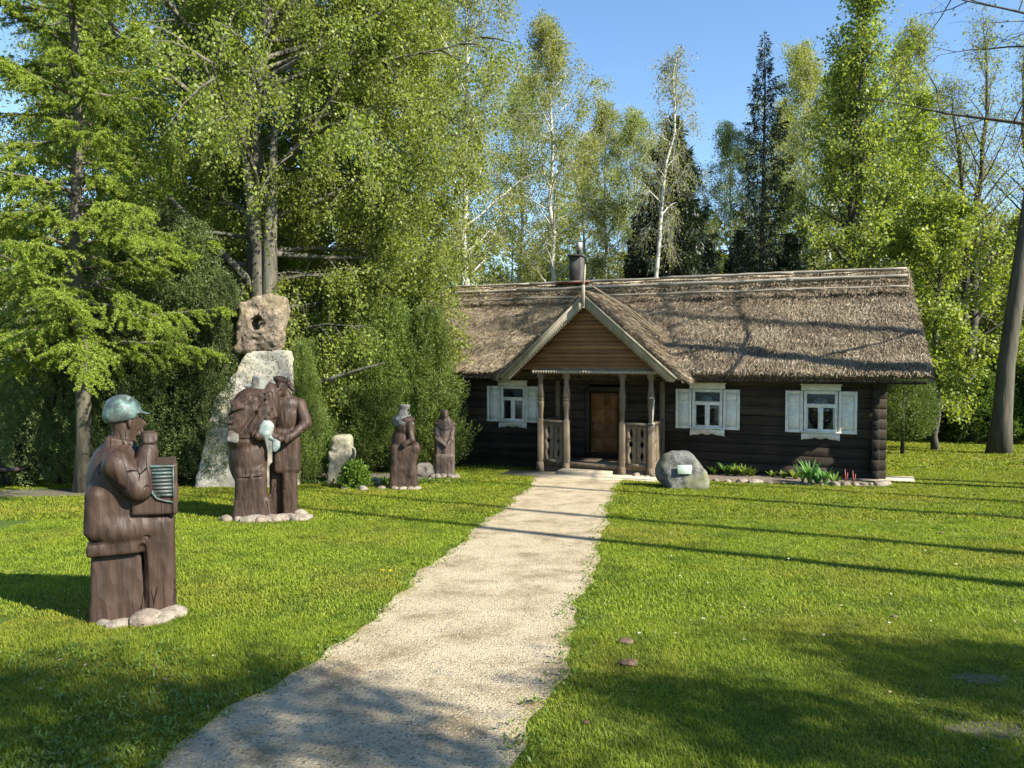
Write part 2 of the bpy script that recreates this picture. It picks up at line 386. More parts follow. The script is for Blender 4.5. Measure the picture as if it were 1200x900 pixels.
M['lichenrock'] = stone('yellow_lichen_rock', (.13, .12, .085), (.33, .30, .225), .6, 8, (.25, .23, .10))
M['fieldstone'] = stone('fieldstone', (.13, .11, .085), (.27, .235, .185), .3, 12)
M['pinkstone'] = stone('pink_fieldstone', (.12, .10, .08), (.25, .20, .155), .3, 14)
def soilmat(name, a, b_):
    m, t, b = newmat(name); v = ocoord(t); n = noise_(t, v, 18, 8, .75)
    t.links.new(ramp(t, n, [(.35, a), (.65, b_)]), b.inputs['Base Color']); b.inputs['Roughness'].default_value = .95; bump(t, b, n, 1, .03); return m
M['soil'] = soilmat('garden_soil', (.06, .045, .032), (.21, .165, .12))
M['bare'] = soilmat('bare_earth', (.05, .05, .025), (.13, .115, .065))
def groundmat():
    m, t, b = newmat('lawn_ground'); v = ocoord(t)
    n = noise_(t, v, 26, 6, .7); big = noise_(t, v, .35, 5, .6)
    c = ramp(t, n, [(.3, (.025, .045, .008)), (.5, (.055, .09, .012)), (.72, (.11, .14, .025))])
    c = mixc(t, ramp(t, big, [(.5, (0, 0, 0)), (.72, (.55, .55, .55))]), c, (.14, .13, .05))
    t.links.new(c, b.inputs['Base Color']); b.inputs['Roughness'].default_value = .95; b.inputs['Specular IOR Level'].default_value = .1
    bump(t, b, n, .8, .03); return m
M['ground'] = groundmat()
def pathmat():
    m, t, b = newmat('sandy_gravel'); v = ocoord(t)
    f = noise_(t, v, 60, 8, .8); mid = noise_(t, v, 2.6, 6, .65); vo = node(t, 'ShaderNodeTexVoronoi'); vo.inputs['Scale'].default_value = 75; t.links.new(v, vo.inputs['Vector'])
    c = ramp(t, mid, [(.33, (.24, .185, .11)), (.5, (.40, .33, .22)), (.68, (.47, .395, .275))])
    c = mixc(t, .75, c, ramp(t, f, [(.3, (.42, .40, .37)), (.5, (.9, .9, .88)), (.72, (1.25, 1.22, 1.15))]), 'MULTIPLY')
    sep = node(t, 'ShaderNodeSeparateColor'); t.links.new(vo.outputs['Color'], sep.inputs[0])
    c = mixc(t, ramp(t, sep.outputs[0], [(.88, (0, 0, 0)), (.97, (.6, .6, .6))]), c, (.50, .45, .36))
    c = mixc(t, ramp(t, sep.outputs[1], [(.84, (0, 0, 0)), (.93, (.8, .8, .8))]), c, (.13, .11, .085))
    t.links.new(c, b.inputs['Base Color']); b.inputs['Roughness'].default_value = .95; b.inputs['Specular IOR Level'].default_value = .15
    bump(t, b, mth(t, 'ADD', f, mth(t, 'MULTIPLY', vo.outputs['Distance'], .8)), .9, .012); return m
M['path'] = pathmat()
def strawmat(name, cols):
    m, t, b = newmat(name); g = node(t, 'ShaderNodeNewGeometry'); v = ocoord(t)
    n = noise_(t, v, 1.1, 4, .65); n2 = noise_(t, v, 30, 4, .7)
    f = mth(t, 'ADD', mth(t, 'MULTIPLY', g.outputs['Random Per Island'], .42), mth(t, 'ADD', mth(t, 'MULTIPLY', n, .38), mth(t, 'MULTIPLY', n2, .2)))
    k = len(cols); c = ramp(t, f, [(.18+.6*i/(k-1), cols[i]) for i in range(k)])
    t.links.new(c, b.inputs['Base Color']); b.inputs['Roughness'].default_value = .85; b.inputs['Specular IOR Level'].default_value = .2
    bump(t, b, n2, .8, .03); return m
M['straw'] = strawmat('weathered_thatch', [(.035, .025, .016), (.125, .095, .062), (.30, .24, .16), (.56, .475, .33)])
def glassmat():
    m, t, b = newmat('window_glass'); 
    tr = node(t, 'ShaderNodeBsdfTransparent'); tr.inputs[0].default_value = (.85, .88, .86, 1); gl = node(t, 'ShaderNodeBsdfGlossy'); gl.inputs['Roughness'].default_value = .03
    fr = node(t, 'ShaderNodeFresnel'); fr.inputs[0].default_value = 1.5; mx = node(t, 'ShaderNodeMixShader')
    t.links.new(fr.outputs[0], mx.inputs[0]); t.links.new(tr.outputs[0], mx.inputs[1]); t.links.new(gl.outputs[0], mx.inputs[2])
    t.links.new(mx.outputs[0], t.nodes['Material Output'].inputs[0]); return m
M['glass'] = glassmat()
def lacemat():
    m, t, b = newmat('white_lace'); v = ocoord(t); vo = node(t, 'ShaderNodeTexVoronoi', feature='DISTANCE_TO_EDGE'); vo.inputs['Scale'].default_value = 34; t.links.new(v, vo.inputs['Vector'])
    b.inputs['Base Color'].default_value = (.8, .8, .78, 1); b.inputs['Roughness'].default_value = .9
    t.links.new(ramp(t, vo.outputs[0], [(.12, (.9, .9, .9)), (.22, (0.05, .05, .05))]), b.inputs['Alpha']); return m
M['lace'] = lacemat()
M['scarf'] = stone('weathered_grey_green', (.05, .052, .045), (.22, .23, .21), .3, 9, (.07, .048, .036))
# ------------------------------------------------------------------ ground, path
def structure(o): o['kind'] = 'structure'; return o
ys = np.concatenate([[-300, -60, -12], np.arange(-11, 70, 1.0), [80, 120, 200, 400, 800]]); xs = np.concatenate([[-900, -200], np.arange(-60, 61, 4.0), [200, 900]])
mb = MB(); X, Y = np.meshgrid(xs, ys); V = np.stack([X, Y, gz(Y)], -1).reshape(-1, 3); nx = len(xs)
i = np.arange(len(ys)-1)[:, None]*nx; j = np.arange(nx-1)[None]
mb.raw(V, np.stack([i+j, i+j+1, i+nx+j+1, i+nx+j], -1).reshape(-1, 4)); structure(mb.build('ground', M['ground']))
Lp = np.array([G(*p)[:2] for p in ((165, 900), (275, 830), (385, 770), (440, 717), (500, 668), (555, 622), (597, 590), (620, 570), (628, 560))])
Rp = np.array([G(*p)[:2] for p in ((606, 900), (634, 830), (662, 770), (684, 700), (704, 640), (712, 600), (720, 575), (730, 562))])
def edge(P, y):
    y = np.asarray(y, float); sl = (P[2]-P[0])/(P[2][1]-P[0][1]); x = np.interp(y, P[:, 1], P[:, 0])
    x = np.where(y < P[0, 1], P[0, 0]+(y-P[0, 1])*sl[0], x)
    sl = (P[-1]-P[-3])/(P[-1][1]-P[-3][1]); return np.where(y > P[-1, 1], P[-1, 0]+(y-P[-1, 1])*sl[0], x)
def wob(y, s): return .04*np.sin(y*2.1+s)+.025*np.sin(y*5.3+2*s)+.018*np.sin(y*12.7+s)
def xl(y): return edge(Lp, y)+wob(y, 1.)
def xr(y): return edge(Rp, y)+wob(y, 4.)
yy = np.arange(-6, 17.6, .06); K = 9; mb = MB(); V = []
for q in range(K):
    u = q/(K-1); V.append(np.stack([xl(yy)*(1-u)+xr(yy)*u, yy, gz(yy)+.006], -1))
V = np.stack(V, 1).reshape(-1, 3); i = np.arange(len(yy)-1)[:, None]*K; j = np.arange(K-1)[None]
mb.raw(V, np.stack([i+j, i+j+1, i+K+j+1, i+K+j], -1).reshape(-1, 4)); structure(mb.build('path', M['path']))
def patch(name, mat, c, rx, ry, dz=.004, seed=0, n=36, rot=0, dome=0):
    r = random.Random(seed); mb = MB(); ph = [r.uniform(0, 6.28) for _ in range(4)]; V = [(c[0], c[1], gzf(c[1])+dz+dome)]
    for ring, kk in ((1, .5), (2, .8), (3, 1)):
        for a in range(n):
            t = a*2*math.pi/n; k = kk*(1+.12*math.sin(3*t+ph[0])+.09*math.sin(5*t+ph[1])+.06*math.sin(9*t+ph[2]))
            x0, y0 = rx*k*math.cos(t), ry*k*math.sin(t); x = c[0]+x0*math.cos(rot)-y0*math.sin(rot); y = c[1]+x0*math.sin(rot)+y0*math.cos(rot)
            V.append((x, y, gzf(y)+dz+dome*(1-kk*kk)))
    T = [(0, 1+a, 1+(a+1) % n) for a in range(n)]; Q = [(1+g*n+a, 1+g*n+n+a, 1+g*n+n+(a+1) % n, 1+g*n+(a+1) % n) for g in range(2) for a in range(n)]
    mb.raw(V, T); mb.F.setdefault(4, []).append(np.array(Q)); return structure(mb.build(name, mat))
HA = rad(23.2); HC = G(1038, 563)
def HL(x, y, z=0.0):                               # cottage-local to world
    return np.array([HC[0]+x*math.cos(HA)+y*math.sin(HA), HC[1]-x*math.sin(HA)+y*math.cos(HA), HC[2]+z])
soil_patches = [(G(1160, 855)[:2], .42, .22), (G(1150, 795)[:2], .33, .18)]
for k, (c, a, b_) in enumerate(soil_patches): patch('bare_soil', M['bare'], c, a*.5, b_*.5, .002, k)
patch('flower_bed_soil', M['soil'], HL(-2.75, -1.0)[:2], 2.75, .78, .012, 5, rot=-HA, dome=.05)
patch('shrub_bed_soil', M['soil'], G(415, 560)[:2], 2.3, .9, .02, 6, dome=.04)
patch('shade_soil', M['bare'], G(60, 578)[:2], 1.7, .8, .008, 8)
mb = MB(); a = HA
for (x0, x1, y0, y1, h) in ((-8.1, -4.6, -2.05, -1.35, .02),):
    pass
# ------------------------------------------------------------------ grass
rng = np.random.default_rng(7)
def blades(name, x0, x1, y0, y1, dens, L, W, seed, fan=True, excl=None, vis=True, label=None, mat='grass'):
    r = np.random.default_rng(seed); n = int((x1-x0)*(y1-y0)*dens); x = r.uniform(x0, x1, n); y = r.uniform(y0, y1, n)
    keep = np.ones(n, bool)
    if vis: keep &= (np.abs(x) < .72*y+.5)
    e = .05*r.standard_normal(n)
    keep &= (x < xl(y)+e) | (x > xr(y)+e) | (y > 17.9)
    dx = x-HC[0]; dy = y-HC[1]; lx = dx*math.cos(HA)-dy*math.sin(HA); ly = dx*math.sin(HA)+dy*math.cos(HA)
    keep &= ~((lx > -13.5) & (lx < .05) & (ly > -.28) & (ly < 6))
    keep &= ~((lx > -8.4) & (lx < -4.4) & (ly > -2.2) & (ly < 0))
    for (c, a, b_) in soil_patches: keep &= (((x-c[0])/a)**2+((y-c[1])/b_)**2 > -.35+1.5*r.random(n))
    b1 = HL(-2.5, -.55); keep &= ((lx+2.75)/2.7)**2+((ly+1.0)/.75)**2 > 1; keep &= ~((lx > -5) & (lx < -.2) & (ly > -.8) & (ly < 0))
    b2 = G(415, 560); keep &= (((x-b2[0])/2.1)**2+((y-b2[1])/.75)**2 > 1)
    b3 = G(60, 578); keep &= (((x-b3[0])/1.5)**2+((y-b3[1])/.6)**2 > 1)
    x = x[keep]; y = y[keep]; n = len(x)
    # patchy height
    hn = vnoise(np.stack([x*1.3, y*1.3, np.zeros(n)], 1), 3)*.28+vnoise(np.stack([x*5, y*5, np.zeros(n)], 1), 5)*.22+1
    ll = L*hn*r.uniform(.5, 1.25, n); ww = W*r.uniform(.7, 1.3, n)
    P = np.stack([x, y, gz(y)-.004], 1); th = r.uniform(0, 2*math.pi, n); ln = r.uniform(.15, .75, n)
    D = nrm(np.stack([np.cos(th)*ln, np.sin(th)*ln, np.ones(n)], 1)); S = np.stack([-np.sin(th), np.cos(th), np.zeros(n)], 1)
    bend = np.stack([np.cos(th), np.sin(th), -.4*np.ones(n)], 1)
    mid = P+D*(ll*.55)[:, None]; tip = P+D*(ll*.9)[:, None]+bend*(ll*.3)[:, None]
    V = np.stack([P-S*ww[:, None]*.5, P+S*ww[:, None]*.5, mid+S*ww[:, None]*.45, mid-S*ww[:, None]*.45, tip], 1).reshape(-1, 3)
    o = np.arange(n)[:, None]*5; mb = MB(); mb.raw(V, o+np.array([[0, 1, 2, 3]])); mb.F.setdefault(3, []).append(o+np.array([[3, 2, 4]]))
    ob = mb.build(name, M[mat]); return tag(ob, label, 'grass', kind='stuff')
blades('lawn_grass', -4, 4.5, 2.9, 6.0, 15000, .036, .0034, 1, label='short bright green grass of the lawn nearest the viewer')
blades('lawn_grass', -7, 8, 6.0, 11, 5600, .042, .0058, 2, label='mown green grass either side of the middle of the path')
blades('lawn_grass', -14, 15, 11, 19, 2200, .052, .011, 3, label='sunlit green grass in front of the cottage')
blades('lawn_grass', -32, 24, 19, 34, 420, .075, .026, 4, label='shaded grass beyond the cottage at the edge of the trees')
blades('lawn_grass', -50, -8, 34, 60, 60, .11, .08, 5, label='far lawn glimpsed beyond the bench')
# ------------------------------------------------------------------ foliage generators
def leafquads(mb, P, D, L, W, r, up=None):
    n = len(P); D = nrm(D); R = nrm(r.standard_normal((n, 3))); 
    if up is not None: R = nrm(R*(1-up)+np.array([0, 0, 1.])*up)
    S = nrm(np.cross(D, R)); L = np.asarray(L)[..., None] if np.ndim(L) else L; W = np.asarray(W)[..., None] if np.ndim(W) else W
    V = np.stack([P, P+D*L*.45+S*W*.5, P+D*L, P+D*L*.45-S*W*.5], 1).reshape(-1, 3)
    mb.raw(V, np.arange(n)[:, None]*4+np.arange(4)[None])
def curve(p, d, L, n, bendv, r, wob_=.08):
    pts = [np.array(p, float)]; d = d/np.linalg.norm(d)
    for k in range(n):
        d = d+bendv/n+r.standard_normal(3)*wob_; d = d/np.linalg.norm(d); pts.append(pts[-1]+d*L/n)
    return np.array(pts)
def sample(P, t):
    k = t*(len(P)-1); i = min(int(k), len(P)-2); f = k-i; return P[i]*(1-f)+P[i+1]*f, P[i+1]-P[i]
def broadleaf(seed, H, r0, cb, R, shape, n1=28, n2=7, n3=5, nl=22, leaf=.05, elev=(20, 65), droop=-.3, lean=(0, 0), twigL=.5, spread=.10, tdroop=0., wobt=.03, stems=1, gapz=None, azr=None, keepf=None, trunk_noise=0, hang=0):
    """returns (wood MB, leaf MB): trunk, limbs, twigs and leaves of one broad-leaved tree"""
    r = np.random.default_rng(seed); wd = MB(); lf = MB(); LP = []; LD = []
    for s_ in range(stems):
        ln = np.array([lean[0]+(r.uniform(-.12, .12) if s_ else 0), lean[1]+(r.uniform(-.1, .1) if s_ else 0), 1.])
        T = [np.array([s_*.15, s_*.1, -.1])]; m = 14; Hs = H*(1-.15*s_)
        for k in range(m): T.append(T[-1]+(ln*Hs/m)+np.array([*r.standard_normal(2)*wobt*Hs/m*3, 0]))
        T = np.array(T); rr = r0*(1-np.linspace(0, 1, m+1))**.8+.012; rr[0] *= 1.35
        wd.tube(T, rr, 10)
        for q in range(n1):
            t = cb+(.98-cb)*((q+r.random())/n1)**.9; p, _ = sample(T, t); az = q*2.4+r.uniform(-.5, .5)
            if azr is not None and r.random() < azr[2]: az = r.uniform(azr[0], azr[1])
            u = (t-cb)/(1-cb); L = R*shape(u)*r.uniform(.7, 1.15); el = rad(elev[0]+(elev[1]-elev[0])*u+r.uniform(-10, 10))
            d = np.array([math.cos(az)*math.cos(el), math.sin(az)*math.cos(el), math.sin(el)])
            B = curve(p, d, L, 6, np.array([0, 0, droop]), r, .10)
            if keepf and not keepf(B): continue
            rb = max(.012, r0*.38*(1-t)**.6*L/R+.008); wd.tube(B, np.linspace(rb, .006, 7), 5, cap=False)
            for a in range(n2):
                s = .22+.78*(a+r.random())/n2; p2, d2 = sample(B, min(s, .99)); d2 = d2/np.linalg.norm(d2)
                v = nrm(d2*.6+r.standard_normal(3)*.55); L2 = L*.42*(1.15-.6*s)*r.uniform(.7, 1.2)
                B2 = curve(p2, v, L2, 3, np.array([0, 0, droop*.8-hang]), r, .12); wd.tube(B2, np.linspace(max(.006, rb*.35), .004, 4), 3, cap=False)
                for c in range(n3):
                    s3 = .15+.85*(c+r.random())/n3; p3, d3 = sample(B2, min(s3, .99)); v3 = nrm(nrm(d3)*.5+r.standard_normal(3)*.5+np.array([0, 0, -tdroop]))
                    L3 = twigL*r.uniform(.5, 1.3); e = p3+v3*L3+np.array([0, 0, -tdroop*L3*.5])
                    wd.tube(np.array([p3, (p3+e)/2+np.array([0, 0, .03]), e]), [.004, .003, .002], 3, cap=False)
                    k = r.poisson(nl)
                    if k:
                        f = r.random(k)[:, None]; LP.append(p3+(e-p3)*f+r.standard_normal((k, 3))*spread*np.array([1, 1, .8])); LD.append(r.standard_normal((k, 3))+np.array([0, 0, -.6])+v3*.4)
    P = np.concatenate(LP); D = np.concatenate(LD); n = len(P); sz = leaf*r.uniform(.45, 1.6, n)
    leafquads(lf, P, D, sz, sz*.8, r, .35); return wd, lf
def egg(u): return max(.15, math.sin(math.pi*(u*.86+.12))**.7)
def cone(u): return max(.08, 1-u*.93)
def column(u): return max(.2, (1-u**3)*.9)
def dome(u): return max(.2, math.cos(u*1.35))
def mktree(name, wl, wood, leaf, loc, label, cat, rz=0, group=None, s=1, sz=None):
    t = empty(name, loc, label, cat, rz, group); wl[0].build('trunk', wood, t, smooth=True); wl[1].build('crown', leaf, t); t.scale = (s, s, sz or s); return t
def again(o, loc, label, rz, s=1, sz=None, group=None, name=None):
    c = copy_tree(o); c.location = loc; c.rotation_euler = (0, 0, rz); c.scale = (s, s, sz or s); c['label'] = label
    if group: c['group'] = group
    return c
def conifer(seed, H, r0, R, base=.06, nb=110, dens=1., droop=.5, needle=.16, prof=lambda u: (1-u)**.85, w_=.03, hangn=1.0):
    r = np.random.default_rng(seed); wd = MB(); lf = MB(); T = np.array([[.03*math.sin(k), .03*math.cos(k*1.7), H*k/10.-.1] for k in range(11)]); T[-1, 2] = H
    wd.tube(T, r0*(1-np.linspace(0, 1, 11))**.9+.01, 8); P = []; D = []
    for q in range(nb):
        u = ((q+r.random())/nb)**1.05; z = H*(base+(1-base)*u); L = R*prof(u)*r.uniform(.65, 1.15)+.08; az = q*2.39996+r.uniform(-.4, .4)
        el = rad(-22+55*u); d = np.array([math.cos(az)*math.cos(el), math.sin(az)*math.cos(el), math.sin(el)])
        B = curve((0, 0, z), d, L, 5, np.array([0, 0, -.25*droop+.28]), r, .04); wd.tube(B, np.linspace(.012+.012*L, .004, 6), 4, cap=False)
        n = int(dens*150*L+12); s = r.random(n)**.75; k = s*5; i = np.minimum(k.astype(int), 4); f = (k-i)[:, None]; Q = B[i]*(1-f)+B[i+1]*f
        td = nrm(B[i+1]-B[i]); lat = nrm(np.cross(td, np.array([0, 0, 1.]))); sd_ = r.choice([-1, 1], n)[:, None]
        wdt = L*.32*(1-s)[:, None]+.08; off = lat*sd_*wdt*r.random(n)[:, None]; hg = r.random(n)[:, None]**1.6
        Q = Q+off+np.array([0, 0, -1.])*hg*.38*hangn*(.35+L*.35); P.append(Q); D.append(td*.6+lat*sd_*.5+np.array([0, 0, -1.])*(.15+hg*1.6)+r.standard_normal((n, 3))*.22)
    P = np.concatenate(P); D = np.concatenate(D); n = len(P); leafquads(lf, P, D, needle*r.uniform(.6, 1.3, n), w_*r.uniform(.7, 1.4, n), r)
    P2 = np.array([[0, 0, H-.02]]*12); leafquads(lf, P2, r.standard_normal((12, 3))*.3+np.array([0, 0, 1]), .2, .02, r); return wd, lf
def shrub(seed, H, R, prof, n=2600, per=26, spray=.22, leaf=.045, wl=.4, lump=.22, base=.03, updir=.8, core=.55, stems=3, squash=(1, 1)):
    """evergreen bush: sprays of small leaves on a lumpy body, a few stems inside"""
    r = np.random.default_rng(seed); wd = MB(); lf = MB()
    for k in range(stems):
        a = r.uniform(0, 6.28); b = r.uniform(.05, .5)*R; T = np.array([[math.cos(a)*.1, math.sin(a)*.1, -.1], [math.cos(a)*b*.6, math.sin(a)*b*.6, H*.4], [math.cos(a)*b*.4, math.sin(a)*b*.4, H*.85]]); wd.tube(T, [.05, .035, .01], 6)
    u = r.random(n)**.85; az = r.uniform(0, 2*math.pi, n); z = H*(base+(1-base)*u)
    rad_ = R*prof(u); nn = vnoise(np.stack([np.cos(az)*2.2+5, np.sin(az)*2.2, z*1.6], 1), seed)*lump+vnoise(np.stack([np.cos(az)*5, np.sin(az)*5, z*4.], 1), seed+3)*lump*.6
    inner = np.where(r.random(n) < .30, r.uniform(core*.7, .9, n), r.uniform(.88, 1.04, n)); rr = rad_*(1+nn)*inner
    C = np.stack([np.cos(az)*rr*squash[0], np.sin(az)*rr*squash[1], z+nn*.2], 1)
    out = np.stack([np.cos(az), np.sin(az), np.full(n, updir)+u*.7], 1)+r.standard_normal((n, 3))*.30; out = nrm(out)
    f = np.tile(np.linspace(0.05, 1, per), n)[:, None]; CC = np.repeat(C, per, 0); OO = np.repeat(out, per, 0); m = len(CC)
    sl = np.repeat(spray*r.uniform(.5, 1.4, n), per)[:, None]
    P = CC+OO*f*sl+r.standard_normal((m, 3))*(spray*.17)*(1.15-f); D = OO*.9+r.standard_normal((m, 3))*.55
    sz = leaf*r.uniform(.6, 1.3, m); leafquads(lf, P, D, sz, sz*wl, r); return wd, lf
# ------------------------------------------------------------------ thatched cottage
house = empty('thatched_cottage', tuple(HC), 'long dark log cottage with thatched roof, gabled porch and white shutters at the path end', 'cottage', -HA)
XL, XR, DEP = -13.2, 0.0, 5.6
wins = [(-1.72, 'window with an edge of lace behind its top pane, nearest the right corner'), (-4.26, 'middle window with lace behind its top pane, right of the porch'), (-9.38, 'window left of the porch without lace')]
WW, WZ0, WZ1 = .72, 1.02, 1.97
openings = [(x+.04, x+WW-.04, WZ0+.03, WZ1-.03) for x, _ in wins]+[(-6.89, -6.11, .26, 1.84)]
r = random.Random(4); mb = MB(); nC = 10; ch = 2.28/nC
for k in range(nC):
    z0 = k*ch; z1 = z0+ch-.008; x = XL; segs = [(XL, XR)]
    for (a, b_, c0, c1) in openings:
        if z0 < c1-.001 and z1 > c0+.001:
            ns = []
            for (s0, s1) in segs:
                if a > s0 and b_ < s1: ns += [(s0, a), (b_, s1)]
                else: ns.append((s0, s1))
            segs = ns
    pr = r.uniform(-.012, .012)
    for (s0, s1) in segs: mb.box(((s0+s1)/2, .09+pr, (z0+z1)/2), (s1-s0, .18, z1-z0), bev=.010)
    mb.box(((XL+XR)/2, DEP-.09, (z0+z1)/2), (XR-XL, .18, z1-z0), bev=.010)
    for xx in (-.22, XL+.22):
        if True: mb.box((xx, DEP/2, z0+ch*.5+(z1-z0)*.0), (.17, DEP-.37, z1-z0), bev=.02)
mb.box(((XL+XR)/2, DEP/2, -.28), (XR-XL-.06, DEP-.06, .54))
mb.build('wall', M['log'], house)
mb = MB(); mb.box(((XL+XR)/2, DEP/2, 2.24), (XR-XL-.5, DEP-.5, .06)); mb.box(((XL+XR)/2, .22, 1.2), (.01, .01, .01)); mb.build('ceiling', M['logend'], house)
for xx in (-.22, XL+.22):
    for yy_ in (-.075, DEP+.075):
        mb = MB()
        for k in range(nC): mb.box((xx+r.uniform(-.012, .012), yy_+r.uniform(-.015, .015), k*ch+ch*.5), (.15+r.uniform(-.01, .01), .13, ch-.006), bev=.006)
        mb.build('corner_logs', M['logend'], house)
# gable ends of the main roof, above the walls
RY, RZ = 2.8, 4.62
for xx in (-.22, XL+.22):
    nb = 11; mb = MB()
    for k in range(nb):
        z0 = 2.28+k*(2.15/nb); z1 = z0+2.15/nb-.006; hw = (4.50-z1)/(4.50-2.1)*3.0
        mb.box((xx, RY, (z0+z1)/2), (.05, 2*hw, z1-z0))
    mb.build('gable_end', M['log'], house)
# windows
for (x0, lab) in wins:
    xc = x0+WW/2; fr = MB(); zc = (WZ0+WZ1)/2; T = .05
    def fb(a, b_, c0, c1, y0=-.035, y1=.06): fr.box(((a+b_)/2, (y0+y1)/2, (c0+c1)/2), (b_-a, y1-y0, c1-c0), bev=.005)
    fb(x0, x0+.065, WZ0, WZ1); fb(x0+WW-.065, x0+WW, WZ0, WZ1); fb(x0+.065, x0+WW-.065, WZ1-.07, WZ1); fb(x0+.065, x0+WW-.065, WZ0, WZ0+.075)
    fb(x0+.065, x0+WW-.065, 1.585, 1.675); fb(xc-.055, xc+.055, WZ0+.075, 1.585)
    fb(x0+.07, x0+.09, WZ0+.08, 1.58, -.02, .04); fb(x0+WW-.09, x0+WW-.07, WZ0+.08, 1.58, -.02, .04)
    wn = fr.build('window', M['white'], house); wn['label'] = lab
    g = MB(); g.box((xc, .03, zc), (WW-.15, .006, WZ1-WZ0-.14)); g.build('pane', M['glass'], wn)
    cn = MB(); cn.box((xc, -.05, WZ1+.075), (WW+.12, .04, .13), bev=.006); cn.box((xc, -.07, WZ1+.15), (WW+.18, .10, .025), bev=.006); cn.box((xc, -.075, WZ1+.115), (WW+.06, .012, .05)); cn.build('cornice', M['white'], wn)
    ap = MB(); N = 24; top = WZ0-.005; poly = [(x0-.05, top), (x0-.05, top-.19), (x0-.035, top-.175)]
    for k in range(N+1):
        u = k/N; poly.append((x0+.0+u*WW, top-.115-.035*abs(math.sin(u*math.pi*3))-.05*(abs(u-.5)*2)**6))
    poly += [(x0+WW+.035, top-.175), (x0+WW+.05, top-.19), (x0+WW+.05, top)]
    ap.prism(poly, -.035, -.008); ap.box((xc, -.06, WZ0+.008), (WW+.14, .07, .025), bev=.004); ap.build('apron', M['white'], wn)
    for sgn in (-1, 1):
        sx = x0-.015-.385/2 if sgn < 0 else x0+WW+.015+.385/2
        if x0 < -9 and sgn > 0: sxw = .385
        sh = MB(); sw = .385; z0, z1 = WZ0-.015, WZ1-.0
        R_ = rotm(rz=2.5*sgn); 
        sh.box((sx, -.025, (z0+z1)/2), (sw, .018, z1-z0), R_)
        for (bx, bz, bw, bh) in ((-sw/2+.03, 0, .06, z1-z0), (sw/2-.03, 0, .06, z1-z0), (0, (z1-z0)/2-.035, sw-.12, .07), (0, -(z1-z0)/2+.035, sw-.12, .07), (0, .16, sw-.12, .06)):
            c = np.array([bx, -.016, bz])@R_.T; sh.box((sx+c[0], -.025+c[1], (z0+z1)/2+c[2]), (bw, .018, bh), R_, bev=.004)
        for (bz, bh) in ((.30, .14), (-.15, .40)):
            c = np.array([0, -.012, bz])@R_.T; sh.box((sx+c[0], -.025+c[1], (z0+z1)/2+c[2]), (sw-.17, .012, bh), R_, bev=.005)
        sh.build('shutter', M['white'], wn)
    if x0 > -9:
        lc = MB(); nn = 40
        for k in range(nn):
            xa = x0+.06+(WW-.12)*k/nn; xb = x0+.06+(WW-.12)*(k+1)/nn; ya = .05+.012*math.sin(k*1.3); yb = .05+.012*math.sin((k+1)*1.3); zb = 1.66-.02*abs(math.sin(k*.5))
            lc.raw([(xa, ya, zb), (xb, yb, zb), (xb, yb, WZ1-.05), (xa, ya, WZ1-.05)], [(0, 1, 2, 3)])
        lc.build('lace_curtain', M['lace'], wn)
# door
dz0, dz1, dx0, dx1 = .27, 1.83, -6.87, -6.13
dm = MB(); dm.box(((dx0+dx1)/2, .10, (dz0+dz1)/2), (dx1-dx0, .03, dz1-dz0))
rows = 4; hw = (dx1-dx0)/2-.03; hh = (dz1-dz0-.06)/rows
for rr_ in range(rows):
    for cc in range(2):
        X0 = dx0+.02+cc*(hw+.02); Z0 = dz0+.03+rr_*hh; sgn = 1 if (rr_+cc) % 2 else -1
        nbd = 7
        for k in range(-nbd, nbd*2):
            # clipped diagonal slat inside the panel
            w0 = k*.082; pts = []
            poly = [(0, w0), (hw, w0+hw), (hw, w0+hw+.072), (0, w0+.072)]
            def clip(P, f):
                o = []
                for a_ in range(len(P)):
                    p, q = P[a_], P[(a_+1) % len(P)]; fp, fq = f(p), f(q)
                    if fp >= 0: o.append(p)
                    if (fp >= 0) != (fq >= 0): t_ = fp/(fp-fq); o.append((p[0]+(q[0]-p[0])*t_, p[1]+(q[1]-p[1])*t_))
                return o
            poly = clip(poly, lambda p: p[1]); poly = clip(poly, lambda p: hh-.012-p[1]) if poly else poly
            if len(poly) < 3: continue
            if sgn < 0: poly = [(hw-a_, b_) for a_, b_ in poly][::-1]
            dm.prism([(X0+a_, Z0+b_) for a_, b_ in poly], .066+r.uniform(0, .006), .085)
door = dm.build('door', M['doorwood'], house, fixn=True)
h_ = MB(); h_.box((dx0+.06, .05, 1.02), (.03, .012, .14), bev=.003); h_.tube([(dx0+.06, .05, 1.04), (dx0+.06, .01, 1.04), (dx0+.13, .005, 1.035)], .008, 8); h_.build('handle', M['black_metal'], door)
df = MB(); df.box((dx0-.075, .03, 1.05), (.13, .12, 1.64), bev=.008); df.box((dx1+.075, .03, 1.05), (.13, .12, 1.64), bev=.008); df.box(((dx0+dx1)/2, .025, 1.93), (1.05, .13, .12), bev=.008); df.box(((dx0+dx1)/2, .02, .25), (.9, .15, .03)); df.build('door_frame', M['log'], house)
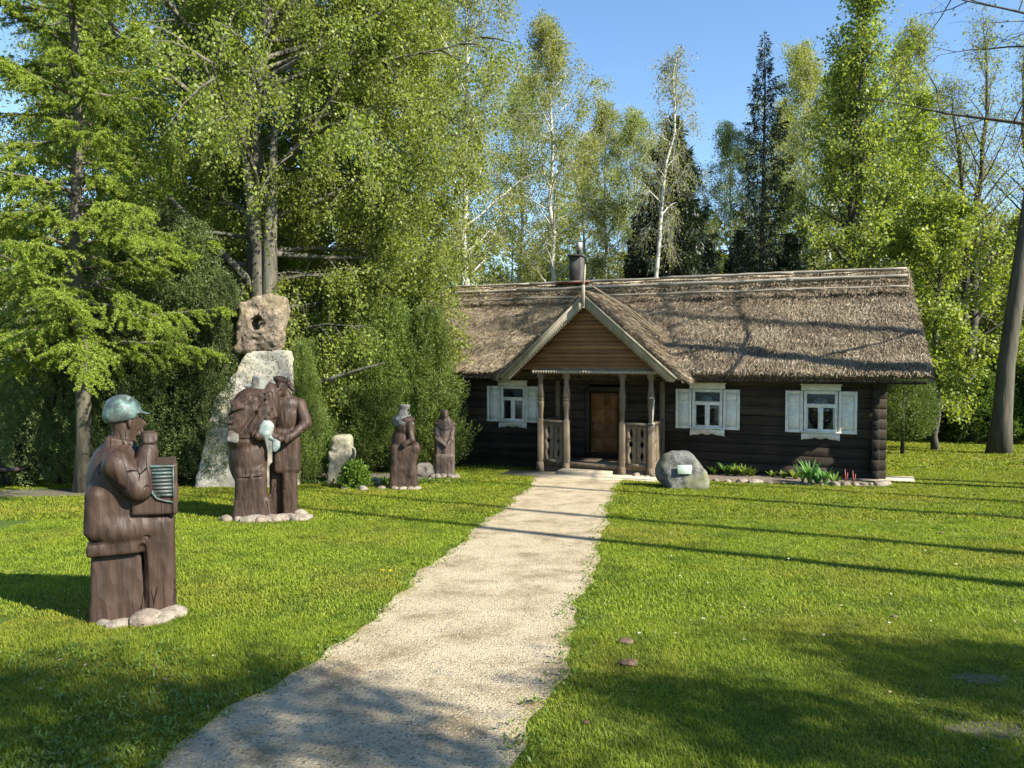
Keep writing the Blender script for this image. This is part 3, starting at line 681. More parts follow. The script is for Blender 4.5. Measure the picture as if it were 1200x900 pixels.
# porch: posts, railing panels, floor, beam, gable
PY = -1.3; PX = (-7.72, -7.05, -5.66, -4.98)
for px in PX:
    p = MB(); S4 = 8
    prof = [(.075, .06), (.075, 1.20), (.06, 1.21), (.052, 1.26), (.058, 1.45), (.075, 1.60), (.078, 1.66), (.06, 1.68), (.078, 1.70), (.078, 1.725), (.06, 1.745), (.078, 1.77), (.076, 1.84), (.055, 2.05), (.05, 2.18), (.07, 2.24), (.085, 2.26), (.085, 2.36)]
    V = np.array([[(px+rr2*a_, PY+rr2*b_, z) for a_, b_ in ((-.9, -.9), (-.6, -1), (.6, -1), (.9, -.9), (1, -.6), (1, .6), (.9, .9), (.6, 1), (-.6, 1), (-.9, .9), (-1, .6), (-1, -.6))] for rr2, z in prof]).reshape(-1, 3)
    n = 12; m = len(prof); i = np.arange(m-1)[:, None]*n; j = np.arange(n)[None]; k2 = (j+1) % n; p.raw(V, np.stack([i+j, i+k2, i+n+k2, i+n+j], -1).reshape(-1, 4))
    p.box((px, PY, .02), (.17, .17, .3)); p.build('porch_post', M['porchwood'], house)
for px in (PX[0], PX[3]):
    p = MB(); p.box((px, -.06, 1.25), (.12, .11, 2.2), bev=.01); p.build('porch_post', M['porchwood'], house)
def panel(a, b_, axis):
    L = b_-a; q = MB(); nb = 4; bw = L/nb; cuts = []
    for k in range(nb):
        u0 = a+k*bw+.006; u1 = a+(k+1)*bw-.006; N = 40
        lo = []; ro = []
        for s in range(N+1):
            z = .24+.90*s/N; c = 0
            for (zc, hgt, wdt) in ((.42, .10, .032), (.70, .07, .045), (.96, .10, .032)):
                dz_ = abs(z-zc)/hgt
                if dz_ < 1: c = max(c, wdt*(1-dz_)**.6*(1 if z > zc-.3 else .5))
            lc_ = c if k % 2 == 1 else 0; rc_ = c if k % 2 == 0 else 0
            if k in (1,) : pass
            lo.append((u0+lc_, z)); ro.append((u1-rc_, z))
        for s in range(N):
            P4 = [lo[s], ro[s], ro[s+1], lo[s+1]]
            for fy in (0,):
                V8 = []
                for yv in (-.012, .012):
                    for (u, z) in P4: V8.append((u, PY+yv, z) if axis == 'x' else (0, 0, 0))
                if axis == 'y':
                    V8 = [(axis_x+yv, u, z) for yv in (-.012, .012) for (u, z) in P4]
                q.raw(V8, [(0, 1, 2, 3), (7, 6, 5, 4), (1, 5, 6, 2), (0, 3, 7, 4)])
    if axis == 'x':
        q.box(((a+b_)/2, PY, 1.175), (L, .09, .06), bev=.006); q.box(((a+b_)/2, PY, .20), (L, .08, .09)); q.box(((a+b_)/2, PY, 1.10), (L, .05, .04))
    else:
        q.box((axis_x, (a+b_)/2, 1.175), (.09, L, .06), bev=.006); q.box((axis_x, (a+b_)/2, .20), (.08, L, .09))
    return q.build('railing_panel', M['porchwood'], house)
panel(PX[0]+.075, PX[1]-.075, 'x'); panel(PX[2]+.075, PX[3]-.075, 'x')
for axis_x in (PX[0], PX[3]): panel(PY+.075, -.12, 'y')
q = MB(); q.box(((PX[0]+PX[3])/2, -.66, .14), (PX[3]-PX[0]+.1, 1.32, .10)); q.box(((PX[0]+PX[3])/2, -.66, -.12), (PX[3]-PX[0]+.0, 1.25, .4)); q.build('porch_floor', M['porchwood'], house)
q = MB(); q.box((-6.5, -1.56, -.03), (1.25, .42, .16), bev=.01); q.box((-6.5, -1.72, -.10), (1.7, .5, .12), bev=.01); q.build('porch_step', M['concrete'], house)
q = MB(); q.box(((PX[0]+PX[3])/2, PY, 2.42), (PX[3]-PX[0]+.3, .14, .12), bev=.006)
for px in (PX[0], PX[3]): q.box((px, -.62, 2.42), (.12, 1.22, .12))
q.build('porch_beam', M['porchwood'], house)
# trim with teeth along the beam
q = MB(); n = 46
for k in range(n):
    xa = -7.93+3.1*k/n; xb = -7.93+3.1*(k+1)/n; xm = (xa+xb)/2
    q.prism([(xa, 2.42), (xa, 2.375), (xm-.012, 2.345), (xm+.012, 2.345), (xb, 2.375), (xb, 2.42)], PY-.105, PY-.085)
q.build('beam_trim', M['grey_board'], house)
AX, AZ = -6.53, 4.20; FX0, FX1, FZ = -8.66, -4.35, 2.27; BY = -1.58
q = MB(); nb = 18
for k in range(nb):
    z0 = 2.44+k*.098; z1 = z0+.093; hwL = (AZ-.12-z1)/(AZ-FZ)*2.2
    if hwL > .04: q.box((AX+.02, PY-.045+r.uniform(-.004, .004), (z0+z1)/2), (2*hwL, .03, .093), bev=.008)
q.build('gable_boards', M['gablewood'], house)
# soffit under the porch roof
for sg, fx in ((-1, FX0), (1, FX1)):
    q = MB(); nb = 16; d = np.array([fx-AX, FZ-AZ]); Ls = np.linalg.norm(d); d /= Ls; nv = np.array([-d[1], d[0]])*(1 if sg < 0 else -1)
    nv = nv if nv[1] < 0 else -nv
    for k in range(nb):
        a0 = .05+k*(Ls-.05)/nb; c = np.array([AX, AZ])+d*(a0+Ls/nb/2)+nv*.05
        q.box((c[0], (BY+.02+.2)/2, c[1]), (Ls/nb-.006, 1.75, .022), rotm(ry=-math.degrees(math.atan2(d[1], d[0]))))
    q.build('porch_soffit', M['soffit'], house)
# barge boards with toothed edge
for sg, fx in ((-1, FX0), (1, FX1)):
    q = MB(); d = np.array([fx-AX, FZ-AZ]); Ls = np.linalg.norm(d); d /= Ls; nv = np.array([d[1], -d[0]]); nv = nv if nv[1] < 0 else -nv
    O = np.array([AX, AZ])
    def pt(a_, b_): v = O+d*a_+nv*b_; return (v[0], v[1])
    q.prism([pt(-.02, 0), pt(Ls, 0), pt(Ls+.02, .10), pt(Ls-.06, .17), pt(.12, .17)], BY-.03, BY)
    q.prism([pt(-.02, -.02), pt(Ls+.02, -.02), pt(Ls+.02, .035), pt(-.02, .035)], BY-.05, BY-.032)
    n = 44
    for k in range(n):
        a0 = .14+(Ls-.22)*k/n; a1 = a0+(Ls-.22)/n*.62; q.prism([pt(a0, .165), pt(a1, .165), pt(a1, .20), pt((a0+a1)/2, .215), pt(a0, .20)], BY-.022, BY-.004)
    q.build('barge_board', M['grey_board'], house, fixn=True)
q = MB(); q.box((AX, BY-.07, AZ-.02), (.085, .035, .52), bev=.008); q.tube([(AX, BY-.07, AZ-.28), (AX, BY-.07, AZ-.31)], [.04, .03], 10)
q.tube([(AX, BY-.05, AZ+.22), (AX+.02, BY-.04, AZ+.45), (AX+.04, BY-.03, AZ+.72)], [.028, .03, .012], 8); q.build('finial', M['grey_board'], house)
# thatch
def thatch_slope(mb, P00, P10, P01, P11, nrmv, n, L, W, rg, thick, seed, lump=.035):
    """strands laid down a slope given by eave corners P00,P10 and ridge corners P01,P11"""
    P00, P10, P01, P11 = map(np.array, (P00, P10, P01, P11)); u = rg.random(n); v = rg.random(n)
    A = (P00*(1-u)[:, None]+P10*u[:, None])*(1-v)[:, None]+(P01*(1-u)[:, None]+P11*u[:, None])*v[:, None]
    down = nrm((P00*(1-u)[:, None]+P10*u[:, None])-(P01*(1-u)[:, None]+P11*u[:, None])); nn = np.array(nrmv)/np.linalg.norm(nrmv)
    side = nrm(np.cross(down, nn)); bumpv = vnoise(A*np.array([2.2, 2.2, 2.2]), seed)*lump+vnoise(A*6., seed+1)*lump*.6
    D = nrm(down+side*(rg.standard_normal(n)*.30)[:, None]+nn*(rg.uniform(.02, .34, n))[:, None])
    Q = A+nn*(bumpv+rg.uniform(-.03, .015, n))[:, None]
    S = nrm(np.cross(D, nn)+rg.standard_normal((n, 3))*.3); l = (L*rg.uniform(.5, 1.4, n))[:, None]; w2 = (W*rg.uniform(.6, 1.5, n))[:, None]
    V = np.stack([Q-S*w2*.5, Q+S*w2*.5, Q+D*l+S*w2*.3, Q+D*l-S*w2*.3], 1).reshape(-1, 3); mb.raw(V, np.arange(n)[:, None]*4+np.arange(4)[None])
def slab(mb, E0, E1, R0, R1, nv, th, nx=160, ny=34, seed=1, amp=.03):
    E0, E1, R0, R1, nv = map(np.array, (E0, E1, R0, R1, nv)); nv = nv/np.linalg.norm(nv); u = np.linspace(0, 1, nx)[None, :, None]; v = np.linspace(0, 1, ny)[:, None, None]
    A = (E0*(1-u)+E1*u)*(1-v)+(R0*(1-u)+R1*u)*v; nz = vnoise(A*2.2, seed)*amp+vnoise(A*7., seed+1)*amp*.5; T = A+nv*nz[..., None]; B = A-nv*th+(E0-R0)/np.linalg.norm(E0-R0)*(-.06)*(1-v)
    V = np.concatenate([T.reshape(-1, 3), B.reshape(-1, 3)]); N = nx*ny; i = np.arange(ny-1)[:, None]*nx; j = np.arange(nx-1)[None]
    F = np.stack([i+j, i+j+1, i+nx+j+1, i+nx+j], -1).reshape(-1, 4); F2 = F[:, ::-1]+N
    e = []
    for j_ in range(nx-1): e.append((j_+1, j_, N+j_, N+j_+1)); q_ = (ny-1)*nx; e.append((q_+j_, q_+j_+1, N+q_+j_+1, N+q_+j_))
    for i_ in range(ny-1): a_ = i_*nx; b_ = a_+nx; e.append((a_, b_, N+b_, N+a_)); a2 = a_+nx-1; b2 = b_+nx-1; e.append((b2, a2, N+a2, N+b2))
    mb.raw(V, np.concatenate([F, F2, np.array(e)]))
rg = np.random.default_rng(11)
RX0, RX1 = -13.95, .77; EY, EZ = -.66, 2.44; TY, TZ = 2.8, 4.80
sl_n = np.array([0, -(TZ-EZ), (TY-EY)]); sl_n = sl_n/np.linalg.norm(sl_n)
mb = MB(); slab(mb, (RX0, EY, EZ), (RX1, EY, EZ), (RX0+.2, TY, TZ), (RX1-.2, TY, TZ), sl_n, .24, 220, 46, 3)
slab(mb, (RX1, 2*RY-EY, EZ), (RX0, 2*RY-EY, EZ), (RX1-.2, RY, TZ), (RX0+.2, RY, TZ), sl_n*np.array([1, -1, 1]), .24, 60, 12, 4)
thatch_slope(mb, (RX0, EY-.02, EZ), (RX1, EY-.02, EZ), (RX0+.2, TY, TZ), (RX1-.2, TY, TZ), sl_n, 230000, .20, .0095, rg, 0, 3)
thatch_slope(mb, (RX0, 2*RY-EY, EZ), (RX1, 2*RY-EY, EZ), (RX0+.2, RY, TZ), (RX1-.2, RY, TZ), sl_n*np.array([1, -1, 1]), 14000, .22, .035, rg, 0, 4)
# ragged eave and verge ends
n = 26000; u = rg.random(n); P = np.stack([RX0+(RX1-RX0)*u, np.full(n, EY)+rg.uniform(-.02, .10, n), EZ-rg.uniform(-.02, .22, n)], 1)
leafquads(mb, P, np.stack([rg.standard_normal(n)*.25, np.full(n, -.7), np.full(n, -.75)], 1)+rg.standard_normal((n, 3))*.15, .05*rg.uniform(.5, 1.4, n), .009, rg)
n = 9000; v = rg.random(n); P = np.stack([RX1-.2*v+rg.uniform(-.02, .03, n), EY+(TY-EY)*v, EZ+(TZ-EZ)*v-rg.uniform(0, .24, n)], 1)
leafquads(mb, P, np.stack([np.full(n, .5), np.full(n, -.6), np.full(n, -.6)], 1)+rg.standard_normal((n, 3))*.3, .08, .014, rg)
mb.build('thatched_roof', M['straw'], house)
mb = MB(); mb.box(((RX0+RX1)/2, EY+.16, EZ-.245), (RX1-RX0-.1, .04, .07)); mb.box(((RX0+RX1)/2, 2*RY-EY-.16, EZ-.245), (RX1-RX0-.1, .04, .07)); mb.build('eave_board', M['log'], house)
# ridge cap: two ragged layers of straw held by long poles
mb = MB()
for (v0, v1, off, nn2, ln_) in ((.80, 1.0, .085, 20000, .20), (.90, 1.01, .15, 14000, .16)):
    E = np.array([0, EY+(TY-EY)*v0, EZ+(TZ-EZ)*v0])+sl_n*off; Rr = np.array([0, EY+(TY-EY)*v1, EZ+(TZ-EZ)*v1])+sl_n*off*1.1
    a0 = RX0+.2; a1 = RX1-.17
    slab(mb, (a0, E[1], E[2]), (a1, E[1], E[2]), (a0, Rr[1], Rr[2]), (a1, Rr[1], Rr[2]), sl_n, .07, 260, 8, 9, .045)
    thatch_slope(mb, (a0, E[1], E[2]), (a1, E[1], E[2]), (a0, Rr[1], Rr[2]), (a1, Rr[1], Rr[2]), sl_n, nn2*2, ln_, .010, rg, 0, 9, .045)
E = np.array([0, TY+.5, TZ-.34])+sl_n*np.array([1, -1, 1])*.12
slab(mb, (RX1-.2, E[1], E[2]), (RX0+.2, E[1], E[2]), (RX1-.2, TY, TZ+.12), (RX0+.2, TY, TZ+.12), sl_n*np.array([1, -1, 1]), .1, 120, 5, 10, .04)
mb.build('ridge_thatch', M['straw'], house)
for (v_, off, rr2) in ((.985, .24, .045), (.905, .215, .05), (.815, .135, .035)):
    for (xa, xb) in ((RX0+.3, -9.6), (-9.9, -5.2), (-5.6, -2.1), (-2.4, RX1-.22)):
        q = MB(); n = 10; xsn = np.linspace(xa, xb, n); dy = r.uniform(-.02, .02)
        P = np.array([(x_, EY+(TY-EY)*v_+dy, EZ+(TZ-EZ)*v_+r.uniform(-.012, .012)) for x_ in xsn])+sl_n*(off+.01)
        q.tube(P, np.linspace(rr2, rr2*.75, n), 7); q.build('ridge_pole', M['pole'], house, smooth=True)
q = MB(); q.tube([(RX1-.25, TY, TZ), (RX1-.25, TY, TZ+.42)], .012, 6); q.tube([(RX1-.25, TY, TZ+.32), (RX1-.9, TY, TZ+.30)], .008, 5); q.build('lightning_rod', M['black_metal'], house)
# porch thatch
pn = {}
mb = MB(); PB = 2.15
for sg, fx in ((-1, FX0), (1, FX1)):
    d = np.array([fx-AX, 0, FZ-AZ]); d = d/np.linalg.norm(d); nv = np.array([-d[2], 0, d[0]]); nv = nv if nv[2] > 0 else -nv
    f0 = np.array([fx, BY+.06, FZ])+nv*.10+d*.09; a0 = np.array([AX, BY+.06, AZ])+nv*.10; a0[0] = AX; a0[2] = AZ+.13
    # back end: where the porch roof runs into the main slope
    f1 = f0.copy(); f1[1] = EY+.25; a1 = a0.copy(); a1[1] = PB
    if sg < 0: slab(mb, f0, f1, a0, a1, nv, .12, 40, 30, 12, .02)
    else: slab(mb, f1, f0, a1, a0, nv, .12, 40, 30, 12, .02)
    thatch_slope(mb, f0, f1, a0, a1, nv, 36000, .18, .010, rg, 0, 12, .02)
    n = 3500; v = rg.random(n)[:, None]; P = f0*(1-v)+a0*v+np.stack([rg.uniform(-.02, .02, n), rg.uniform(-.03, .06, n), -rg.uniform(0, .1, n)], 1)
    leafquads(mb, P, d[None]*.8+np.array([0, -.35, 0])+rg.standard_normal((n, 3))*.2, .08, .012, rg)
mb.build('porch_thatch', M['straw'], house)
for k in range(2):
    q = MB(); q.tube(np.array([(AX+.14+.02*k, BY+.2, AZ+.06), (AX+.9, -.8+.5*k, AZ-.50), (AX+1.75, -.3+.4*k, AZ-1.27)])+np.array([0, 0, .16]), [.013, .012, .008], 6); q.build('roof_rod', M['straw'], house)
# chimney
q = MB(); q.box((-8.27, 3.15, 5.15), (.35, .38, 1.22), bev=.01); q.box((-8.27, 3.15, 5.80), (.44, .46, .05), bev=.01); chm = q.build('chimney', M['render'], house)
q = MB(); q.lathe([(.0, 5.83), (.07, 5.83), (.07, 6.0), (.0, 6.0)], (-8.2, 3.15, 0)); q.build('flue', M['black_metal'], chm)
q = MB(); q.lathe([(.0, 5.95), (.10, 5.95), (.10, 6.19), (.09, 6.20), (.0, 6.20)], (-8.2, 3.15, 0)); q.build('chimney_cap', M['metal'], chm)
q = MB(); q.box((-8.2, 2.85, 4.95), (1.05, .75, .05), rotm(rx=0)); q.build('chimney_flashing', M['rustred'], house)
# hooked rod standing on the porch railing
q = MB(); P = [HL(-4.94, -1.36, 1.20), HL(-4.93, -1.36, 1.50), HL(-4.895, -1.36, 1.76), HL(-4.91, -1.37, 1.80), HL(-4.95, -1.38, 1.82), HL(-5.0, -1.39, 1.79)]
P0 = P[0]; hk = q
hook = empty('hooked_rod', tuple(P0), 'thin pale hooked rod standing on the right end of the porch railing', 'rod')
q.tube(np.array(P)-P0, .013, 8); q.build('rod', M['white'], hook, smooth=True)
q = MB(); q.box((0, 0, .0), (.11, .07, .012), rotm(rz=-23)); q.build('foot_plate', M['metal'], hook)
# paving before the porch and at the corner
def paver(name, pts, top, mat):
    n = len(pts); V = [(p[0], p[1], t_) for p, t_ in zip(pts, top)]+[(p[0], p[1], t_-.2) for p, t_ in zip(pts, top)]
    m_ = MB(); m_.raw(V, [(i_, i_+n, (i_+1) % n+n, (i_+1) % n) for i_ in range(n)]); m_.F.setdefault(n, []).append(np.array([list(range(n))])); return structure(m_.build(name, mat, fixn=True))
P = [HL(-8.4, -2.35), HL(-4.55, -2.35), HL(-4.45, -1.2), HL(-8.5, -1.2)]; paver('pavement', P, [max(gzf(p[1])+.025, HC[2]-.08) for p in P], M['concrete'])
P = [HL(-.9, -.2), HL(.55, -.2), HL(.62, .9), HL(.02, .9)]; paver('pavement', P, [gzf(p[1])+.03 for p in P], M['concrete'])

# ------------------------------------------------------------------ statues
def statue(px, py, name, label, cat='statue'):
    p = G(px, py); return empty(name, tuple(p), label, cat), p
# -- seated accordion player (x to the viewer's right, y away, z up; 149 px per metre)
man, mp = statue(158, 728, 'accordion_player_statue', 'brown carved wooden statue of a seated accordion player in a green bronze cap')
man.location.y += .25; man.location.x = mp[0]*(mp[1]+.25)/mp[1]; man.location.z = gzf(man.location.y); man.rotation_euler.z = rad(25); man.scale = (.92, 1, .99)
S = Sculpt()
S.box((-.125, .06, .30), (.225, .29, .31), .03, tp=.86)                 # carved stool block
S.box((-.115, .05, .605), (.235, .31, .05), .02, k=.005)                # seat cushion edge
S.box((-.105, .05, .88), (.265, .30, .23), .09, k=.02, rot=(0, 3, 0))   # jacket skirt
S.ell((-.13, .05, 1.10), (.24, .31, .36), .06)                         # back
S.ell((-.08, .05, 1.30), (.17, .31, .14), .06)                         # shoulders
S.cap((-.14, -.12, .75), (.19, -.13, .745), .17, .145, .04)            # near thigh
S.cap((-.10, .22, .77), (.22, .22, .76), .145, .115, .04)
S.box((.215, -.12, .40), (.125, .145, .44), .05, k=.03, tp=1.0)        # near shin
S.box((.22, .22, .38), (.11, .12, .40), .05, k=.02)
S.box((.235, .06, .06), (.11, .28, .07), .03, k=.03)                   # feet block
S.cap((-.075, .04, 1.36), (-.06, .04, 1.56), .105, .095, .03)          # neck
S.ell((-.055, .05, 1.62), (.125, .11, .16), .03)                       # head
S.ell((.045, .07, 1.585), (.045, .06, .085), .03)                      # face front
S.cap((.07, .075, 1.62), (.10, .08, 1.575), .016, .024, .015)          # nose
S.ell((.065, .075, 1.535), (.03, .035, .016), .008); S.ell((.06, .07, 1.495), (.035, .045, .03), .015)
S.ell((-.01, -.062, 1.595), (.022, .016, .045), .006); S.ell((-.045, -.075, 1.60), (.012, .03, .055), .006, -1)
S.box((-.085, .04, 1.425), (.125, .135, .045), .02, k=.015, rot=(0, 12, 0))   # collar
S.cap((-.10, -.25, 1.27), (.055, -.27, 1.09), .125, .115, .04)         # upper arm
S.cap((.055, -.27, 1.09), (.135, -.20, 1.36), .115, .085, .035)        # forearm
S.box((.145, -.185, 1.44), (.062, .06, .085), .022, k=.02, rot=(0, 4, 0))      # hand
for k_, dx in enumerate((-.032, .0, .032)): S.cap((.115+.03*k_, -.20, 1.525), (.115+.03*k_, -.255, 1.45), .0185, .016, .006)
S.cap((.20, -.215, 1.52), (.20, -.25, 1.46), .016, .014, .006)
S.cap((.10, -.19, 1.45), (.085, -.17, 1.555), .02, .014, .012)         # thumb
S.cap((-.08, .33, 1.27), (.08, .38, 1.05), .12, .10, .04); S.cap((.08, .38, 1.05), (.30, .34, .98), .10, .07, .04)   # far arm
S.box((.33, .31, .97), (.055, .06, .05), .02, k=.02); S.ell((.345, -.04, .93), (.028, .05, .05), .02)
# folds and carved cuts
for a_, b_, ra in (((-.36, -.33, .80), (.02, -.32, .92), .018), ((-.30, -.36, 1.16), (-.16, -.38, .98), .016), ((-.24, -.36, .98), (-.12, -.36, .78), .013), ((-.30, -.28, .545), (.15, -.28, .56), .016), ((.075, -.27, .60), (.10, -.26, .02), .035), ((-.34, -.30, .88), (-.02, -.36, 1.0), .014), ((.0, -.33, .92), (.14, -.33, .90), .012), ((-.14, -.41, 1.20), (.02, -.42, 1.05), .015), ((-.10, -.41, 1.33), (.05, -.38, 1.22), .014), ((-.02, -.30, 1.0), (.0, -.30, .80), .03), ((-.30, -.30, 1.05), (-.05, -.34, .93), .018), ((-.36, .1, .70), (-.36, -.3, .70), .02), ((.02, -.22, .83), (.12, -.26, .68), .010), ((.02, -.32, 1.24), (.07, -.36, 1.13), .010), ((.07, -.36, 1.34), (.09, -.38, 1.18), .008)):
    S.cap(a_, b_, ra, ra*.7, .02, -1)
for z_ in (.12, .2, .27, .33, .40, .46): S.cap((-.22, -.262+.02*z_, z_+.02), (.02, -.268+.03*z_, z_-.01), .007, .005, .004, -1)
S.noise(.003, (7, 7, 3), 2)
S.build('body', M['statue'], man, (-.45, -.48, -.04), (.45, .52, 1.85), .014)
S = Sculpt(); S.ell((-.07, .05, 1.695), (.150, .155, .135), .02, rot=(0, 10, 0)); S.ell((-.13, .05, 1.66), (.105, .14, .10), .03); S.ell((-.02, -.06, 1.80), (.05, .08, .04), .03, -1); S.cap((.05, .03, 1.68), (.135, .05, 1.665), .055, .02, .02, sq=(1, 1.5, .35))
S.box((-.06, .05, 1.56), (.3, .3, .055), .01, k=.01, m=-1, rot=(0, -10, 0)); S.noise(.006, (14, 14, 14), 4)
S.build('cap', M['bronze'], man, (-.33, -.2, 1.5), (.22, .3, 1.87), .011)
S = Sculpt(); S.box((.18, -.02, 1.065), (.175, .27, .205), .02, rot=(0, 2, 0)); S.cap((.335, -.285, 1.26), (.335, -.285, .87), .022, .022, .01)
S.box((.345, -.02, 1.065), (.02, .285, .205), .015, k=.01); S.cap((.085, -.30, 1.3), (.085, -.30, .8), .014, .014, .01, -1)
for k_ in range(5): S.cap((.06+.05*k_, .262, 1.3), (.06+.05*k_, .262, .8), .012, .012, .004, -1)
S.build('accordion', M['statue'], man, (-.05, -.36, .8), (.42, .32, 1.32), .011)
q = MB(); q.box((.245, -.292, 1.13), (.165, .012, .24), rotm(ry=2), bev=.004); q.box((.245, -.30, 1.258), (.20, .05, .018), rotm(ry=2), bev=.006); q.box((.33, -.305, 1.13), (.014, .03, .25), bev=.004)
for k_ in range(8):
    z_ = 1.232-.030*k_; x_ = .162+(.0 if k_ < 5 else .016*(k_-4)**1.4)
    q.tube([(x_, -.303, z_), (.322, -.303, z_-.002)], .0115, 8)
q.tube([(.155, -.303, 1.10), (.165, -.303, 1.04), (.20, -.303, .995), (.26, -.303, .975), (.325, -.303, .96)], .008, 6)
q.build('keyboard', M['bronze'], man, smooth=False)
q = MB(); q.box((.02, -.085, 1.395), (.08, .03, .05), rotm(ry=30), bev=.01); q.build('microphone', M['black_metal'], man)
# -- standing couple (80 px per metre), origin between the feet
cp, c0 = statue(310, 609, 'couple_statue', 'brown carved wooden statue of a standing couple, one seen from behind, one in a cap')
cp.location.y += .2; cp.location.x = c0[0]*(c0[1]+.2)/c0[1]; cp.location.z = gzf(cp.location.y); cp.rotation_euler.z = rad(17); cp.scale = (.96, 1, 1)
def cx(px): return (px-310)/79.0
def czz(py): return (609-py)/79.0
S = Sculpt()
S.box((cx(296.5), -.05, .16), (.305, .27, .19), .05, tp=.85); S.box((cx(295), -.05, .50), (.24, .24, .32), .08, k=.05, tp=.95)
S.ell((cx(292), -.02, .92), (.29, .27, .46), .06); S.ell((cx(290), -.02, 1.2), (.285, .27, .25), .04)
S.box((cx(298), -.02, 1.50), (.33, .28, .27), .12, k=.03, rot=(0, 6, 0)); S.ell((cx(299), -.02, 1.74), (.33, .27, .24), .04, rot=(0, -14, 0))
S.ell((cx(318), 0, 1.78), (.16, .20, .26), .05); S.cap((cx(306), 0, 1.86), (cx(309), .03, 2.0), .12, .10, .04)
S.cap((cx(318), -.17, 1.70), (cx(304), -.27, 1.28), .12, .10, .04)
# shawl folds at the left, chipped
for a_, b_, ra in (((cx(272), -.30, 1.83), (cx(292), -.27, 1.92), .045), ((cx(270), -.25, 1.72), (cx(283), -.31, 1.80), .05), ((cx(268), -.25, 1.42), (cx(284), -.33, 1.50), .05), ((cx(296), -.30, 1.96), (cx(308), -.27, 1.90), .03), ((cx(310), -.36, 1.60), (cx(324), -.28, 1.85), .022), ((cx(306), -.35, 1.30), (cx(313), -.34, 1.55), .02), ((cx(264), -.29, 1.235), (cx(330), -.30, 1.215), .014), ((cx(284), -.3, .80), (cx(315), -.30, .82), .01), ((cx(274), -.28, .62), (cx(286), -.30, .62), .012), ((cx(283), -.31, .42), (cx(285), -.31, .05), .014)): S.cap(a_, b_, ra, ra*.6, .025, -1)
S.cap((cx(277), -.24, 1.66), (cx(300), -.27, 1.80), .05, .03, .03); S.cap((cx(283), -.24, 1.35), (cx(312), -.28, 1.75), .04, .03, .04)
S.cap((cx(288), -.22, .35), (cx(296), -.26, .65), .07, .05, .04)
S.box((cx(284), -.19, 1.80), (.15, .10, .04), .02, k=.06, rot=(0, -24, 0)); S.box((cx(280), -.20, 1.62), (.13, .09, .045), .02, k=.06, rot=(0, -30, 0)); S.box((cx(279), -.19, 1.45), (.12, .11, .07), .02, k=.06, rot=(0, -12, 0))
S.box((cx(303), -.235, 1.53), (.06, .04, .34), .015, k=.04, rot=(0, 36, 0)); S.box((cx(316), -.20, 1.70), (.10, .09, .20), .03, k=.04, rot=(0, -14, 0))
S.box((cx(299), -.24, .42), (.13, .05, .28), .012, k=.03, rot=(0, -8, 0))
# the partner
MX = cx(338)
S.ell((cx(337), .12, 1.52), (.22, .19, .34), .03); S.box((cx(337), .12, 1.0), (.22, .18, .36), .09, k=.05, tp=.95)
S.ell((cx(339), .12, 1.70), (.235, .17, .14), .04)
S.box((cx(340), .09, .38), (.125, .14, .42), .07, k=.02); S.box((cx(324), .20, .38), (.10, .13, .42), .06, k=.01)
S.cap((cx(341), .10, 1.78), (cx(333), .07, 1.92), .075, .07, .02); S.ell((cx(331), .05, 1.965), (.088, .10, .145), .02); 
S.cap((cx(329.5), -.045, 1.985), (cx(328), -.075, 1.93), .014, .022, .012); S.ell((cx(330), -.045, 1.885), (.035, .022, .012), .006); S.ell((cx(330), -.035, 1.855), (.035, .03, .022), .01)
for dx in (-.035, .035): S.ell((cx(330.5)+dx, -.045, 1.975), (.024, .022, .013), .006, -1); S.ell((cx(330.5)+dx, -.032, 1.972), (.014, .014, .009), .003); S.cap((cx(330.5)+dx*1.5, -.035, 2.0), (cx(330.5)+dx*.5, -.05, 1.998), .008, .008, .006)
S.ell((cx(338.2), .05, 1.96), (.014, .025, .04), .006)
S.ell((cx(331.5), .09, 2.075), (.125, .13, .06), .015, rot=(0, 12, 0)); S.cap((cx(338.5), .08, 2.05), (cx(345.5), .06, 1.925), .055, .04, .02, sq=(1, 1.3, .7))
S.cap((cx(354), .08, 1.70), (cx(360.5), -.06, 1.42), .098, .092, .03); S.cap((cx(360.5), -.06, 1.42), (cx(343), -.20, 1.24), .09, .062, .03)
S.ell((cx(340), -.22, 1.22), (.065, .055, .06), .02)
for k_ in range(4): S.cap((cx(341)-.035+.0*k_, -.26, 1.265-.032*k_), (cx(337)-.02, -.275, 1.245-.032*k_), .017, .014, .006)
S.cap((cx(342), -.24, 1.27), (cx(338), -.265, 1.30), .018, .014, .008)
S.cap((cx(338), -.21, 1.22), (cx(327), -.24, 1.20), .055, .05, .02); S.cap((cx(318), -.24, 1.27), (cx(328), -.27, 1.21), .07, .055, .02)
for a_, b_, ra in (((cx(346), -.06, 1.62), (cx(350), -.10, 1.35), .03), ((cx(321), -.06, .68), (cx(356), -.06, .68), .012), ((cx(350), -.16, 1.34), (cx(362), -.16, 1.30), .012), ((cx(341.5), -.28, 1.29), (cx(342.5), -.27, 1.16), .007), ((cx(330), .0, .66), (cx(330), .0, -.02), .022)): S.cap(a_, b_, ra, ra*.6, .015, -1)
